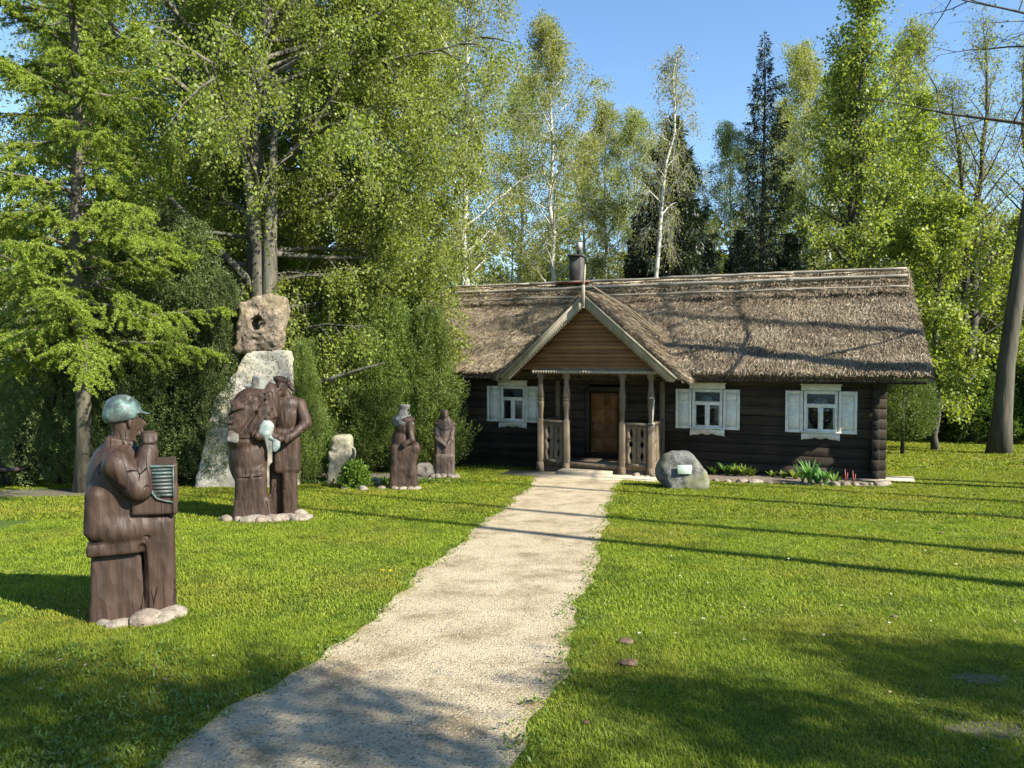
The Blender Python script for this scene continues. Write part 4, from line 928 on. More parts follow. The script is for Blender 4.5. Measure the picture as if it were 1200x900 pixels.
for a_, b_, ra in (((cx(284), -.30, 1.30), (cx(313), -.27, 1.80), .030), ((cx(298), -.34, 1.28), (cx(321), -.28, 1.66), .022), ((cx(262), -.24, 1.72), (cx(289), -.30, 1.84), .040), ((cx(262), -.22, 1.53), (cx(288), -.31, 1.66), .042), ((cx(262), -.25, 1.40), (cx(282), -.33, 1.46), .028), ((cx(262), -.27, 1.225), (cx(326), -.29, 1.215), .020), ((cx(265), -.28, .64), (cx(313), -.28, .67), .014), ((cx(288), -.31, .60), (cx(287), -.33, .05), .022), ((cx(304), -.30, .58), (cx(309), -.33, .05), .014), ((cx(296), -.32, 1.98), (cx(315), -.25, 1.84), .030), ((cx(347), -.07, 1.70), (cx(351), -.12, 1.40), .028), ((cx(333), -.06, 1.62), (cx(335), -.07, 1.34), .012), ((cx(346), -.07, .95), (cx(347), -.06, .12), .010)): S.cap(a_, b_, ra, ra*.55, .015, -1)
S.noise(.004, (6, 6, 4), 7)
S.build('body', M['statue'], cp, (-.62, -.45, -.04), (.78, .42, 2.2), .0135)
S = Sculpt(); S.cap((cx(306), .0, 1.94), (cx(307), .02, 2.13), .15, .115, .02); S.cap((cx(290), -.02, 1.99), (cx(304), 0, 1.97), .03, .09, .03); S.plane((0, 0, 2.13), (.12, 0, 1)); S.ell((cx(300), -.17, 2.10), (.09, .1, .09), .03, -1); S.noise(.01, (9, 9, 9), 2)
S.build('headscarf', M['scarf'], cp, (-.35, -.24, 1.85), (.2, .24, 2.22), .012)
S = Sculpt(); S.ell((cx(313), -.30, 1.36), (.115, .06, .15), .02, rot=(0, 22, 0)); S.cap((cx(313), -.31, 1.30), (cx(313), -.31, 1.18), .07, .015, .03); S.ell((cx(325), -.30, 1.13), (.06, .035, .115), .02, rot=(0, 18, 0)); S.cap((cx(325), -.29, 1.2), (cx(318), -.27, 1.25), .035, .05, .03)
for k_ in range(4): S.cap((cx(309+2*k_), -.375, 1.46), (cx(308+3*k_), -.375, 1.24), .012, .006, .01, -1)
S.noise(.008, (12, 12, 12), 5)
S.build('cloth', M['bronze_pale'], cp, (-.2, -.42, .98), (.3, -.18, 1.56), .010)
S = Sculpt(); S.box((cx(276), -.14, 1.30), (.085, .15, .125), .03, rot=(0, 10, 0)); S.noise(.01, (9, 9, 9), 5); S.build('coat_tail', M['scarf'], cp, (-.65, -.32, 1.1), (-.3, .1, 1.5), .013)
# -- two shawled women
wa, _ = statue(473, 572, 'woman_statue', 'brown carved wooden statue of a bent woman with a grey headscarf')
wa.rotation_euler.z = rad(8)
def wx(px): return (px-473)/58.0
def wz(py): return (573-py)/58.0
S = Sculpt(); S.box((.0, 0, .22), (.30, .24, .26), .06, tp=.9); S.box((.0, 0, .62), (.26, .22, .30), .09, k=.06); S.ell((-.0, 0, .95), (.24, .22, .30), .05); S.ell((.03, 0, 1.22), (.205, .20, .22), .04); S.ell((.05, 0, 1.38), (.19, .19, .1), .03)
S.cap((.12, -.16, 1.30), (.17, -.22, 1.0), .075, .07, .03); S.cap((.17, -.22, 1.0), (.02, -.25, .92), .065, .05, .03); S.ell((.02, -.26, .90), (.055, .04, .045), .02); S.ell((.24, -.12, .82), (.10, .12, .14), .05); S.cap((.24, -.12, .80), (.14, -.18, .30), .09, .07, .05)
for a_, b_, ra in (((-.2, -.27, .74), (.25, -.27, .70), .022), ((-.1, -.27, 1.08), (.10, -.27, 1.10), .022), ((.10, -.27, .66), (.12, -.29, .05), .02), ((-.05, -.27, 1.02), (.05, -.29, .86), .014), ((-.02, -.28, .98), (.08, -.3, .82), .010)): S.cap(a_, b_, ra, ra*.5, .025, -1)
S.noise(.01, (6, 6, 4), 12); S.build('body', M['statue'], wa, (-.36, -.34, -.04), (.4, .3, 1.5), .016)
S = Sculpt(); S.cap((.0, 0, 1.36), (.02, 0, 1.60), .195, .095, .05); S.cap((.02, 0, 1.58), (.03, 0, 1.66), .10, .115, .02); S.plane((0, 0, 1.70), (.05, 0, 1)); S.cap((-.17, 0, 1.38), (.0, 0, 1.50), .06, .09, .06); S.cap((-.12, -.12, 1.40), (.18, -.14, 1.32), .05, .035, .03); S.ell((.09, -.02, 1.53), (.035, .06, .08), .02, -1); S.noise(.008, (8, 8, 8), 3)
S.build('headscarf', M['scarf'], wa, (-.3, -.24, 1.24), (.3, .22, 1.75), .013)
wb, _ = statue(521, 558, 'woman_statue', 'pale brown carved wooden statue of a veiled woman with folded hands')
wb.rotation_euler.z = rad(5)
S = Sculpt(); S.box((.0, 0, .25), (.235, .22, .29), .06, tp=1.0); S.box((.0, 0, .65), (.235, .20, .30), .09, k=.06); S.ell((.0, 0, .98), (.23, .20, .26), .05); S.ell((.0, 0, 1.16), (.215, .18, .17), .04)
S.cap((0, 0, 1.2), (0, 0, 1.42), .09, .08, .03); S.ell((0.01, -.02, 1.455), (.075, .085, .11), .02); S.cap((.015, -.10, 1.46), (.018, -.115, 1.425), .011, .018, .008); S.ell((.015, -.10, 1.385), (.025, .015, .008), .005)
for dx in (-.028, .032): S.ell((.012+dx, -.092, 1.465), (.017, .014, .009), .004, -1)
for s_ in (-1, 1): S.cap((s_*.19, -.08, 1.12), (s_*.16, -.19, .88), .07, .06, .03); S.cap((s_*.16, -.19, .88), (s_*.045+.03, -.24, .78), .055, .038, .03)
S.ell((.03, -.25, .75), (.05, .035, .05), .02)
for k_ in range(4): S.cap((.0+.02*k_, -.265, .76), (.005+.022*k_, -.262, .62), .011, .008, .004)
for k_ in range(6): S.cap((-.18+.075*k_, -.235, .55), (-.19+.08*k_, -.235, .0), .016, .018, .015, -1)
for a_, b_, ra in (((-.2, -.20, .98), (.0, -.24, .86), .02), ((.2, -.2, .98), (.05, -.24, .86), .018), ((-.2, -.22, .68), (-.06, -.25, .60), .018)): S.cap(a_, b_, ra, ra*.5, .025, -1)
S.noise(.008, (6, 6, 4), 15); S.build('body', M['statue_pale'], wb, (-.32, -.32, -.04), (.32, .3, 1.62), .015)
S = Sculpt(); S.ell((0, .02, 1.475), (.10, .10, .13), .02); S.ell((.01, -.10, 1.44), (.058, .09, .09), .015, -1); S.plane((0, 0, 1.565), (0, 0, 1)); S.cap((-.1, .03, 1.30), (0, .04, 1.42), .06, .08, .04); S.cap((.1, .03, 1.30), (0, .04, 1.42), .06, .08, .04)
for s_ in (-1, 1): S.cap((s_*.20, -.03, 1.23), (s_*.02, -.16, 1.13), .06, .045, .03)
S.ell((0, .05, 1.27), (.20, .14, .09), .04); S.noise(.006, (8, 8, 8), 6)
S.build('shawl', M['statue_pale'], wb, (-.32, -.26, 1.02), (.32, .24, 1.65), .013)
# ------------------------------------------------------------------ rocks and stones
def rock(seed, size, noise_amp=.12, flat_=.0, res=.05):
    s_ = Sculpt(); x, y, z = size; s_.ell((0, 0, z*.42), (x, y, z*.6), .02); s_.box((0, 0, z*.35), (x*.72, y*.72, z*.42), min(size)*.25, k=min(size)*.3)
    rr = random.Random(seed)
    for _ in range(5):
        a_ = rr.uniform(0, 6.28); e_ = rr.uniform(.05, .9); n_ = (math.cos(a_)*math.cos(e_), math.sin(a_)*math.cos(e_), math.sin(e_)); d_ = rr.uniform(.78, .95)
        s_.plane((n_[0]*x*d_, n_[1]*y*d_, z*.42+n_[2]*z*.6*d_), n_, k=min(size)*.15)
    s_.noise(min(size)*noise_amp, (1.6/x, 1.6/y, 1.6/z), seed); return s_
p = G(804, 574); b = empty('memorial_boulder', (p[0], p[1]+.35, gzf(p[1]+.35)), 'grey rounded boulder with a small blank pale plaque, right of the porch', 'boulder')
S = Sculpt(); S.ell((-.03, 0, .34), (.50, .36, .44), .02); S.box((.06, 0, .20), (.42, .32, .26), .14, k=.1); S.ell((.30, 0, .18), (.26, .28, .26), .1); S.plane((0, -.30, .35), (-.1, -1, .25), .06); S.plane((0, 0, .765), (-.1, 0, 1), .12); S.plane((.35, 0, .50), (.8, 0, .55), .15); S.noise(.025, (4, 4, 4), 3); S.noise(.012, (11, 11, 11), 4)
S.build('rock', M['boulder'], b, (-.62, -.48, -.06), (.66, .48, .86), .02)
q = MB(); q.box((-.03, -.322, .42), (.28, .02, .18), rotm(rx=-14), bev=.004); q.build('plaque', M['plate'], b)
# monument: leaning pale slab with a holed stone on top
p = G(285, 570); mo = empty('stone_monument', tuple(p), 'tall leaning pale granite slab carrying a holed brown stone, behind the couple statue', 'monument')
S = Sculpt()
def mX(px): return (px-285)/60.
def mZ(py): return (572-py)/60.
poly = [(203, 578), (360, 580), (345, 420), (300, 408), (268, 440), (240, 500)]
S.box((mX(292), 0, 1.15), (1.0, .34, 1.65), .12, k=.02)
S.plane((mX(350), 0, 1), (1, 0, .06), .04)
S.plane((mX(262), 0, mZ(455)), (-.97, 0, .26), .05); S.plane((mX(232), 0, mZ(510)), (-.82, 0, .50), .06)
S.plane((0, -.36, .5), (0, -1, .05), .08); S.plane((0, 0, mZ(406)), (-.3, 0, 1), .05); S.noise(.05, (2.2, 2.2, 2.2), 9); S.noise(.018, (8, 8, 8), 19)
S.build('slab', M['paleslab'], mo, (-1.7, -.55, -.15), (1.5, .6, 3.0), .035)
S = Sculpt(); c_ = (mX(311), .0, mZ(371)); S.box(c_, (.47, .26, .60), .10, rot=(0, 4, 0)); S.plane((c_[0]-.3, 0, c_[2]+.5), (-.5, -.2, 1), .04); S.plane((c_[0]+.4, 0, c_[2]-.4), (1, -.2, -.5), .04); S.plane((c_[0], -.22, c_[2]+.3), (.1, -1, .35), .03); S.noise(.05, (5, 5, 5), 22); S.noise(.022, (9, 9, 9), 23)
S.cap((c_[0]-.06, -.6, c_[2]+.02), (c_[0]+.0, .6, c_[2]-.02), .15, .13, .03, -1); S.noise(.02, (22, 22, 22), 25)
S.build('holed_stone', M['millstone'], mo, (c_[0]-.65, -.4, c_[2]-.8), (c_[0]+.65, .4, c_[2]+.8), .025)
p = G(400, 567); rk = empty('standing_rock', (p[0], p[1], p[2]), 'pale lichen covered standing rock with a rounded head, among the junipers', 'rock'); rk.scale = (.85, .85, .86)
S = Sculpt(); S.box((0, 0, .42), (.30, .22, .5), .08, k=.02, rot=(0, 4, 0)); S.box((.02, 0, 1.02), (.26, .22, .20), .12, k=.05); S.cap((.02, -.3, .78), (-.12, -.26, .2), .06, .05, .03, -1); S.cap((-.3, -.2, .86), (-.05, -.3, .80), .06, .08, .03, -1); S.noise(.03, (4, 4, 4), 31); S.noise(.012, (12, 12, 12), 32)
S.build('rock', M['lichenrock'], rk, (-.45, -.35, -.1), (.45, .35, 1.35), .02)
for (px, py, sz_, mt, lab) in ((497, 559, (.24, .2, .34), 'fieldstone', 'smooth pale grey boulder between the two women statues'), (440, 568, (.16, .14, .16), 'lichenrock', 'low rough rock at the edge of the bed left of the bent woman')):
    p = G(px, py); o = rock(int(px), sz_).build('garden_rock', M[mt], None, (-.5, -.5, -.08), (.5, .5, .8), .02); o.location = (p[0], p[1], p[2]+.0); tag(o, lab, 'rock')
stone_protos = []
for k in range(4):
    s_ = rock(50+k, (.11+.02*k, .09, .085)); V, Q = s_.mesh((-.25, -.2, -.05), (.25, .2, .2), .014); stone_protos.append((V, Q))
smesh = []
for k, (V, Q) in enumerate(stone_protos):
    m_ = MB(); m_.raw(V, Q); o = m_.build('field_stone', M['fieldstone' if k % 2 else 'pinkstone'], None, smooth=True); smesh.append(o.data); bpy.data.objects.remove(o)
def stone_at(x, y, k, s_, lab, grp, rz=0, name='field_stone'):
    o = bpy.data.objects.new(name, smesh[k % 4]); sc.collection.objects.link(o); o.location = (x, y, gzf(y)-.012); o.rotation_euler = (0, 0, rz); o.scale = (s_*.9, s_*.9, s_*1.05); return tag(o, lab, 'stone', grp)
for (px, py, k, s_, lab) in ((122, 733, 1, .62, 'small pale round stone at the left foot of the accordion player'), (142, 734, 3, .8, 'flat pale stone, second from the left under the accordion player'), (171, 731, 0, 1.35, 'large tan rounded stone at the front of the accordion player'), (201, 722, 1, 1.1, 'whitish stone at the right foot of the accordion player'), (193, 727, 3, 1.0, 'brownish flat stone under the right corner of the accordion player')):
    p = G(px, py); stone_at(p[0], p[1], k, s_, lab, 'stones at the accordion player\'s base', px)
r = random.Random(9); cl = G(268, 609); 
for k, px in enumerate((266, 279, 288, 297, 306, 314, 321, 328, 335, 343, 350, 357, 340, 352)):
    py = 611-.35*(max(0, px-310))**.5-(5 if k > 11 else 0)+(0 if px > 290 else -1); p = G(px, py+1); stone_at(p[0], p[1], k, r.uniform(1.0, 1.35), 'small pale fieldstone in the row along the foot of the couple statue', 'stones along the couple\'s base', r.uniform(0, 6))
for k, px in enumerate((463, 472, 481, 489)): p = G(px, 574.5-abs(px-475)*.05); stone_at(p[0], p[1], k, .9, 'small pale stone under the bent woman statue', 'stones under the bent woman', r.uniform(0, 6))
for k, px in enumerate((508, 513, 520, 527, 534)): p = G(px, 560); stone_at(p[0], p[1], k, 1.2, 'small pale stone under the veiled woman statue', 'stones under the veiled woman', r.uniform(0, 6))
for k in range(30):
    t_ = math.pi*(1.02+.96*k/29); x_ = -2.75+2.72*math.cos(t_); y_ = -1.0+.78*math.sin(t_)*(1+.05*math.sin(k))+r.uniform(-.04, .04)
    p = HL(x_, y_); stone_at(p[0], p[1], k, r.uniform(.6, 1.35), 'fieldstone in the edging of the flower bed under the cottage windows', 'edging stones of the flower bed', r.uniform(0, 6))
for k, (px, py) in enumerate(((404, 574), (425, 575), (449, 573))):
    p = G(px, py); stone_at(p[0], p[1], k, r.uniform(.8, 1.2), 'fieldstone along the front of the bed by the standing rock', 'stones of the juniper bed', r.uniform(0, 6))
# ------------------------------------------------------------------ bench at the far left
p = G(8, 571); bt = empty('picnic_table', (p[0]-.75, p[1], gzf(p[1])), 'dark wooden picnic table with a thick top, at the left edge behind the yew', 'picnic table', rad(4))
q = MB(); q.box((0, .35, .78), (1.7, .75, .09), bev=.02); q.build('table_top', M['darkwood'], bt)
q = MB(); q.box((.15, -.35, .42), (2.1, .32, .07), bev=.02); q.build('seat', M['darkwood'], bt)
q = MB(); q.box((.15, 1.05, .42), (2.1, .32, .07), bev=.02); q.build('seat', M['darkwood'], bt)
for sx in (-.62, .62): q = MB(); q.box((sx, .35, .37), (.16, .5, .74), bev=.02); q.box((sx, .35, .33), (.14, 1.6, .10)); q.box((sx, -.35, .18), (.16, .22, .40), bev=.02); q.box((sx, 1.05, .18), (.16, .22, .40), bev=.02); q.build('leg', M['darkwood'], bt)
# ------------------------------------------------------------------ flowers, tufts and litter
def tuft(seed, n, L, W, ln=.35, flower=None):
    r_ = np.random.default_rng(seed); m_ = MB()
    for k in range(n):
        a_ = r_.uniform(0, 6.28); l_ = L*r_.uniform(.6, 1.15); d_ = np.array([math.cos(a_)*ln*r_.uniform(.2, 1), math.sin(a_)*ln*r_.uniform(.2, 1), 1.]); s_ = np.array([-math.sin(a_), math.cos(a_), 0]); b0 = np.array([math.cos(a_), math.sin(a_), 0])*.03*r_.random()
        pts = []
        for t_ in (0, .25, .5, .75, 1):
            c = b0+d_*l_*t_*(1-.25*t_)+np.array([math.cos(a_), math.sin(a_), -.1])*l_*.25*t_*t_; w_ = W*(.5+1.6*t_*(1-t_)*1.2)*(1-t_**4)+.0005; pts.append((c-s_*w_/2, c+s_*w_/2))
        V = np.array(pts).reshape(-1, 3); m_.raw(V, [(2*i_, 2*i_+1, 2*i_+3, 2*i_+2) for i_ in range(4)])
    return m_
tp = [(837, 557, 8, .24), (852, 559, 16, .40), (861, 560, 16, .34), (871, 561, 20, .36), (880, 561, 14, .30), (941, 567, 12, .50), (949, 569, 18, .62), (958, 569, 8, .40), (967, 570, 12, .50), (978, 569, 9, .30), (932, 564, 14, .26), (918, 563, 14, .22), (905, 562, 14, .20)]
labs = ['short green plant close beside the memorial boulder', 'tall leafy plant, first clump right of the memorial boulder', 'grey green leafy clump under the middle window', 'broad leafy clump right of the middle window clumps', 'last leafy clump of the left half of the bed', 'pointed tulip leaves at the left of the tall clump under the right window', 'tallest clump of pointed tulip leaves under the right window', 'thin leaves between the two tulip clumps', 'upright tulip clump right of the tallest one', 'low plant at the right end of the bed near the red shoots', 'low leaves left of the tallest tulip clump', 'low creeping plant in the middle of the bed', 'ground hugging plant left of the bed\'s middle stones']
for k, ((x_, y_, n, L), lab) in enumerate(zip(tp, labs)):
    p = G(x_, y_); o = tuft(k, n*2, L, .045 if k in (5, 6, 8) else .06, .35 if k in (5, 6, 8) else .8).build('bed_plant', M['tulip' if k in (1, 5, 6, 7, 8) else 'weed'], None); o.location = (p[0], p[1], gzf(p[1])+.04); tag(o, lab, 'plant', 'plants in the flower bed')
for (x_, y_, lab) in ((990, 566, 'red shoot near the right end of the flower bed'), (999, 568, 'red shoot at the far right end of the flower bed')):
    p = G(x_, y_); q = MB(); q.tube([(0, 0, 0), (.01, 0, .12), (.0, 0, .27)], [.012, .014, .006], 6); q.tube([(.03, 0, 0), (.05, 0, .1), (.06, 0, .2)], [.01, .012, .005], 6); o = q.build('red_shoot', M['redbud'], None); o.location = (p[0], p[1], gzf(p[1])+.03); tag(o, lab, 'plant', 'red shoots')
def flower(kind, px, py, lab, grp, h=.06, s_=1):
    p = G(px, py); e_ = empty('dandelion' if kind == 'yellow' else 'white_flower', (p[0], p[1], p[2]), lab, 'flower', group=grp)
    q = MB(); q.tube([(0, 0, 0), (.005, 0, h)], .002, 4); q.build('stem', M['weed'], e_)
    q = MB(); r_ = np.random.default_rng(int(px)); n = 26; a_ = r_.uniform(0, 6.28, n); D = np.stack([np.cos(a_), np.sin(a_), r_.uniform(.1, .9, n)], 1); leafquads(q, np.tile([.005, 0, h], (n, 1)), D, .024*s_, .008*s_, r_); q.build('petals', M['yellow' if kind == 'yellow' else 'whitepet'], e_)
for px, py, lab in ((447, 674, 'yellow dandelion left of the pair near the path edge'), (457, 675, 'yellow dandelion right of the pair near the path edge')): flower('yellow', px, py, lab, 'dandelions by the path', .05, .9)
r = random.Random(31)
for k in range(20):
    px = r.uniform(740, 1150); py = r.uniform(590, 760) if k else 613
    flower('white', px, py, 'tiny white daisy scattered in the right lawn', 'white flowers in the lawn', .05, .55)
for k, (px, py, s_, lab) in enumerate(((734, 755, .06, 'flat curled brown bark flake on the lawn right of the path'), (736, 781, .065, 'dark reddish bark lump on the lawn just nearer than the flat flake'), (687, 850, .02, 'tiny pale bark chip in the shaded grass at the path edge'), (1048, 725, .03, 'brown leaf lying in the right lawn'), (1103, 626, .035, 'orange dry leaf far in the right lawn'))):
    p = G(px, py); o = rock(70+k, (s_, s_*.7, s_*.45), .35).build('bark_flake', M['drybrown'], None, (-.12, -.1, -.03), (.12, .1, .08), .006); o.location = (p[0], p[1], p[2]+.015); tag(o, lab, 'bark')
# leafy weeds at the lower left and along the path edge (countless, one mass)
rw = np.random.default_rng(41); q = MB(); N = 520
c0x = rw.uniform(-3.4, -.8, N*3); c0y = 3.4+1.9*rw.random(N*3)**1.5; kk = (c0x < xl(c0y)+.03) & (vnoise(np.stack([c0x*2.2, c0y*2.2, 0*c0x], 1), 77)+rw.normal(0, .35, N*3) > .1); c0x = c0x[kk][:N]; c0y = c0y[kk][:N]
e1 = rw.uniform(3.4, 15, 420); side = rw.random(420) < .5; ex = np.where(side, xl(e1)+rw.normal(0, .07, 420), xr(e1)+rw.normal(0, .09, 420))
CX = np.concatenate([c0x, ex]); CY = np.concatenate([c0y, e1]); per = 6; n = len(CX)*per; a_ = rw.uniform(0, 6.28, n); P = np.stack([np.repeat(CX, per), np.repeat(CY, per), gz(np.repeat(CY, per))+.004], 1); P[:, 2] += rw.uniform(0, .035, n)
leafquads(q, P+np.stack([np.cos(a_), np.sin(a_), 0*a_], 1)*.006, np.stack([np.cos(a_), np.sin(a_), rw.uniform(.25, 1.1, n)], 1), .036*rw.uniform(.5, 1.3, n), .013, rw, .7)
tag(q.build('weeds', M['weed']), 'small broad leaved weeds in the left lawn and along the edges of the path', 'weeds', kind='stuff')
q = MB(); n = 9000; c = G(405, 566); px_ = rw.normal(0, .95, n); py_ = rw.normal(0, .16, n); hh_ = vnoise(np.stack([px_*2, py_*3, 0*px_], 1), 5)*.06+.07
P = np.stack([c[0]+px_, c[1]+py_-.05, gz(c[1]+py_-.05)+.02+np.maximum(hh_, .01)*rw.random(n)], 1); leafquads(q, P, rw.standard_normal((n, 3))+np.array([0, -.2, .8]), .06*rw.uniform(.5, 1.2, n), .035, rw, .5)
tag(q.build('ground_cover', M['bushleaf']), 'green ground cover plants along the front of the juniper bed', 'ground cover', kind='stuff')
wl = shrub(88, .42, .27, lambda u: np.sqrt(np.clip(1-u, 0, 1)), 500, 12, .12, .06, .6); o = mktree('fern_clump', wl, M['twig'], M['weed'], tuple(G(416, 572)), 'bright green leafy clump growing in front of the standing rock', 'plant')
n = 1500; yv = 3.2+15*rw.random(n)**1.3; xv = rw.uniform(-.72, .72, n)*yv; kk = ((xv < xl(yv)-.05) | (xv > xr(yv)+.05)) & (vnoise(np.stack([xv*.7, yv*.7, 0*xv], 1), 12)+rw.normal(0, .3, n) > -.1); P = np.stack([xv[kk], yv[kk], gz(yv[kk])+rw.uniform(.015, .035, kk.sum())], 1)
q = MB(); leafquads(q, P, rw.standard_normal((len(P), 3))*np.array([1, 1, .3]), .035*rw.uniform(.4, 1.3, len(P)), .016, rw, .7); tag(q.build('fallen_leaves', M['straw']), 'dry leaf fragments and straw scattered over the lawn', 'leaf litter', kind='stuff')
n = 9000; yv = 3.2+14*rw.random(n)**1.2; xv = rw.uniform(-.72, .72, n)*yv; kk = ((xv < xl(yv)-.03) | (xv > xr(yv)+.03)) & (vnoise(np.stack([xv*1.9, yv*1.9, 0*xv], 1), 19) > .22); P = np.stack([xv[kk], yv[kk], gz(yv[kk])+rw.uniform(.012, .04, kk.sum())], 1)
q = MB(); leafquads(q, P, rw.standard_normal((len(P), 3))*np.array([1, 1, .3]), .022*rw.uniform(.6, 1.3, len(P)), .017, rw, .8); tag(q.build('clover', M['weed']), 'clover and small broad leaves growing among the lawn grass', 'clover', kind='stuff')
# small scattered twigs/gravel bits on the path
q = MB(); n = 1500; yv = rw.uniform(3.0, 12, n); uu = rw.random(n); xv = xl(yv)*(1-uu)+xr(yv)*uu; P = np.stack([xv, yv, gz(yv)+.007], 1); s_ = rw.uniform(.002, .006, n)
for k in range(n):
    a_ = rw.uniform(0, 6.28); s1 = s_[k]; ca, sa = math.cos(a_)*s1, math.sin(a_)*s1; p = P[k]
    q.raw([p+(ca, sa, 0), p+(-sa, ca, 0), p+(-ca, -sa, 0), p+(sa, -ca, 0), p+(0, 0, s1*.8)], [(0, 1, 4), (1, 2, 4), (2, 3, 4), (3, 0, 4)])
tag(q.build('gravel', M['fieldstone']), 'loose gravel scattered over the sandy path', 'gravel', kind='stuff')

# ------------------------------------------------------------------ trees: left foreground group
def larch(seed, H, r0):
    r = np.random.default_rng(seed); wd = MB(); lf = MB(); T = np.array([[.05*math.sin(k*1.1), .04*math.cos(k), H*k/12.-.1] for k in range(13)]); wd.tube(T, np.concatenate([[r0*1.25], r0*(1-np.linspace(.08, 1, 12)*.8)]), 12); LP = []; LD = []
    spec = []
    for q in range(98):
        u = q/98; z = 2.6+(H-2.9)*u**1.3; az = q*2.4+r.uniform(-.5, .5); L = (3.15 if z < 5.9 else 2.9)*(1-.42*(z/H)**1.3)*r.uniform(.6, 1.1)
        if 5.8 < z < 7.0: L *= .75
        spec.append((z, az, L))
    for (z, az, L) in spec:
        el = rad(r.uniform(-6, 24)); d = np.array([math.cos(az)*math.cos(el), math.sin(az)*math.cos(el), math.sin(el)]); B = curve((0, 0, z), d, L, 7, np.array([0, 0, -.30+(.3 if z > 7 else 0)]), r, .07); wd.tube(B, np.linspace(.012+.011*L, .005, 8), 5, cap=False)
        for a_ in range(int(17*L)):
            s = .15+.85*r.random(); p2, d2 = sample(B, min(s, .99)); d2 = nrm(d2); lat = nrm(np.cross(d2, np.array([0, 0, 1.])))*r.choice([-1, 1]); L2 = (.18+.62*(1-s)*L/3+.28*r.random()); B2 = curve(p2, d2*.7+lat*r.uniform(.3, 1.0)+np.array([0, 0, -.1]), L2, 4, np.array([0, 0, -1.3*r.random()]), r, .12); wd.tube(B2, [.005, .004, .0035, .003, .002], 3, cap=False)
            n = int(32*L2)+5; t_ = r.random(n); k = t_*4; i = np.minimum(k.astype(int), 3); f = (k-i)[:, None]; Q = B2[i]*(1-f)+B2[i+1]*f
            per = 9; QQ = np.repeat(Q, per, 0); LP.append(QQ+r.standard_normal(QQ.shape)*.006); LD.append(r.standard_normal(QQ.shape)+np.array([0, 0, .35]))
        if r.random() < .5:
            for _ in range(2):
                p2, d2 = sample(B, r.uniform(.3, .9)); wd.tube(curve(p2, np.array([r.normal()*.3, r.normal()*.3, -1]), r.uniform(.3, .7), 3, np.zeros(3), r, .1), [.006, .005, .004, .002], 3, cap=False)
    P = np.concatenate(LP); D = np.concatenate(LD); n = len(P); leafquads(lf, P, D, .048*r.uniform(.6, 1.3, n), .0145, r); return wd, lf
mktree('larch_tree', larch(3, 12.5, .15), M['bark_larch'], M['larch'], tuple(G(97, 577)), 'larch with drooping bright yellow green branches, left of the accordion player', 'tree', rz=.6)
LT = (-5.95, 18.2)
wl = broadleaf(21, 17, .30, .14, 5.2, egg, n1=60, n2=9, n3=7, nl=38, leaf=.060, elev=(8, 60), droop=-.25, twigL=.55, spread=.10, tdroop=.9, azr=(-1.9, .9, .42), hang=.5)
for k_ in range(2): wl[0].tube(np.array([(.10*(1-2*k_), -.1*k_, -.1), (.09*(1-2*k_), -.08, 2.6), (.14-.3*k_, -.1, 5.5), (.3-.8*k_, -.1, 8.5)]), [.28, .22, .17, .06], 10)
wl[0].tube(curve((0, 0, 4.2), np.array([-1.0, -.4, 1.3]), 4.5, 8, np.array([-.1, 0, .2]), np.random.default_rng(2), .07), np.linspace(.12, .03, 9), 7)
wl[0].tube(curve((0, -.2, 1.9), np.array([1.0, -.2, .15]), 3.2, 8, np.array([0, 0, .3]), np.random.default_rng(5), .09), np.linspace(.11, .02, 9), 7)
mktree('old_birch_tree', wl, M['bark_old'], M['birch'], (LT[0], LT[1], gzf(LT[1])), 'big old birch with a rough dark trunk and drooping fresh leaves, behind the stone monument', 'tree')
wl2 = broadleaf(22, 15, .16, .10, 3.5, egg, n1=46, n2=8, n3=7, nl=34, leaf=.060, elev=(10, 65), droop=-.2, twigL=.55, spread=.10, tdroop=.9, hang=.45, stems=2)
bi2 = mktree('birch_tree', wl2, M['bark_old'], M['birch'], at(438, 20.8), 'slender leafy birch behind the junipers, its boughs hanging over the left end of the thatch', 'tree', group='fresh birches left of the cottage')
again(bi2, at(215, 21), 'leafy birch behind the dark yews, between the larch and the old birch', 2.1, 1.0, 1.05)
again(bi2, at(385, 24), 'leafy birch between the old birch and the slender one, farther back', 4.0, 1.12)
again(bi2, at(125, 27), 'leafy birch far behind the larch trunk', 5.2, 1.1)
tp_ = lambda u: np.clip(1-u, 0, 1)**.55*(.75+.35*np.minimum(u*5, 1))*.95
th = shrub(31, 5.4, 1.25, tp_, 6800, 22, .25, .052, .36, lump=.40, updir=1.1)
TH = mktree('yew_tree', th, M['bark_dark'], M['thuja'], at(160, 15.7), 'tall dark green yew left of the pair of yews, behind the accordion player', 'tree', group='dark yews behind the statues')
again(TH, at(226, 16.3), 'tall dark green yew beside the pale slab', 2.0, 1.02, 1.0)
again(TH, at(262, 15.6), 'lower dark green yew whose sprays lap over the left edge of the slab', 3.2, .6, .78)
again(TH, at(205, 17.2), 'dark green yew standing back between the two front ones', 4.1, 1.05, 1.08)
again(TH, at(110, 17.6), 'dark green yew behind the larch trunk', 1.2, .95, .88)
yw = shrub(33, 3.0, 1.05, lambda u: np.sqrt(np.clip(1-(u*1.02-.42)**2/.40, 0.02, 1)), 4600, 22, .16, .048, .38, lump=.22)
YW = mktree('yew_bush', yw, M['bark_dark'], M['yew'], at(70, 16.0), 'rounded bright tipped yew bush left of the larch trunk', 'bush')
again(YW, at(32, 18.6), 'taller yew bush at the back left, above the picnic table end', 2.5, 1.0, 1.2)
jn = shrub(35, 3.9, .85, lambda u: np.clip(1-u, 0, 1)**.6*(.7+.4*np.minimum(u*4, 1)), 4600, 22, .28, .055, .30, lump=.5, updir=1.3)
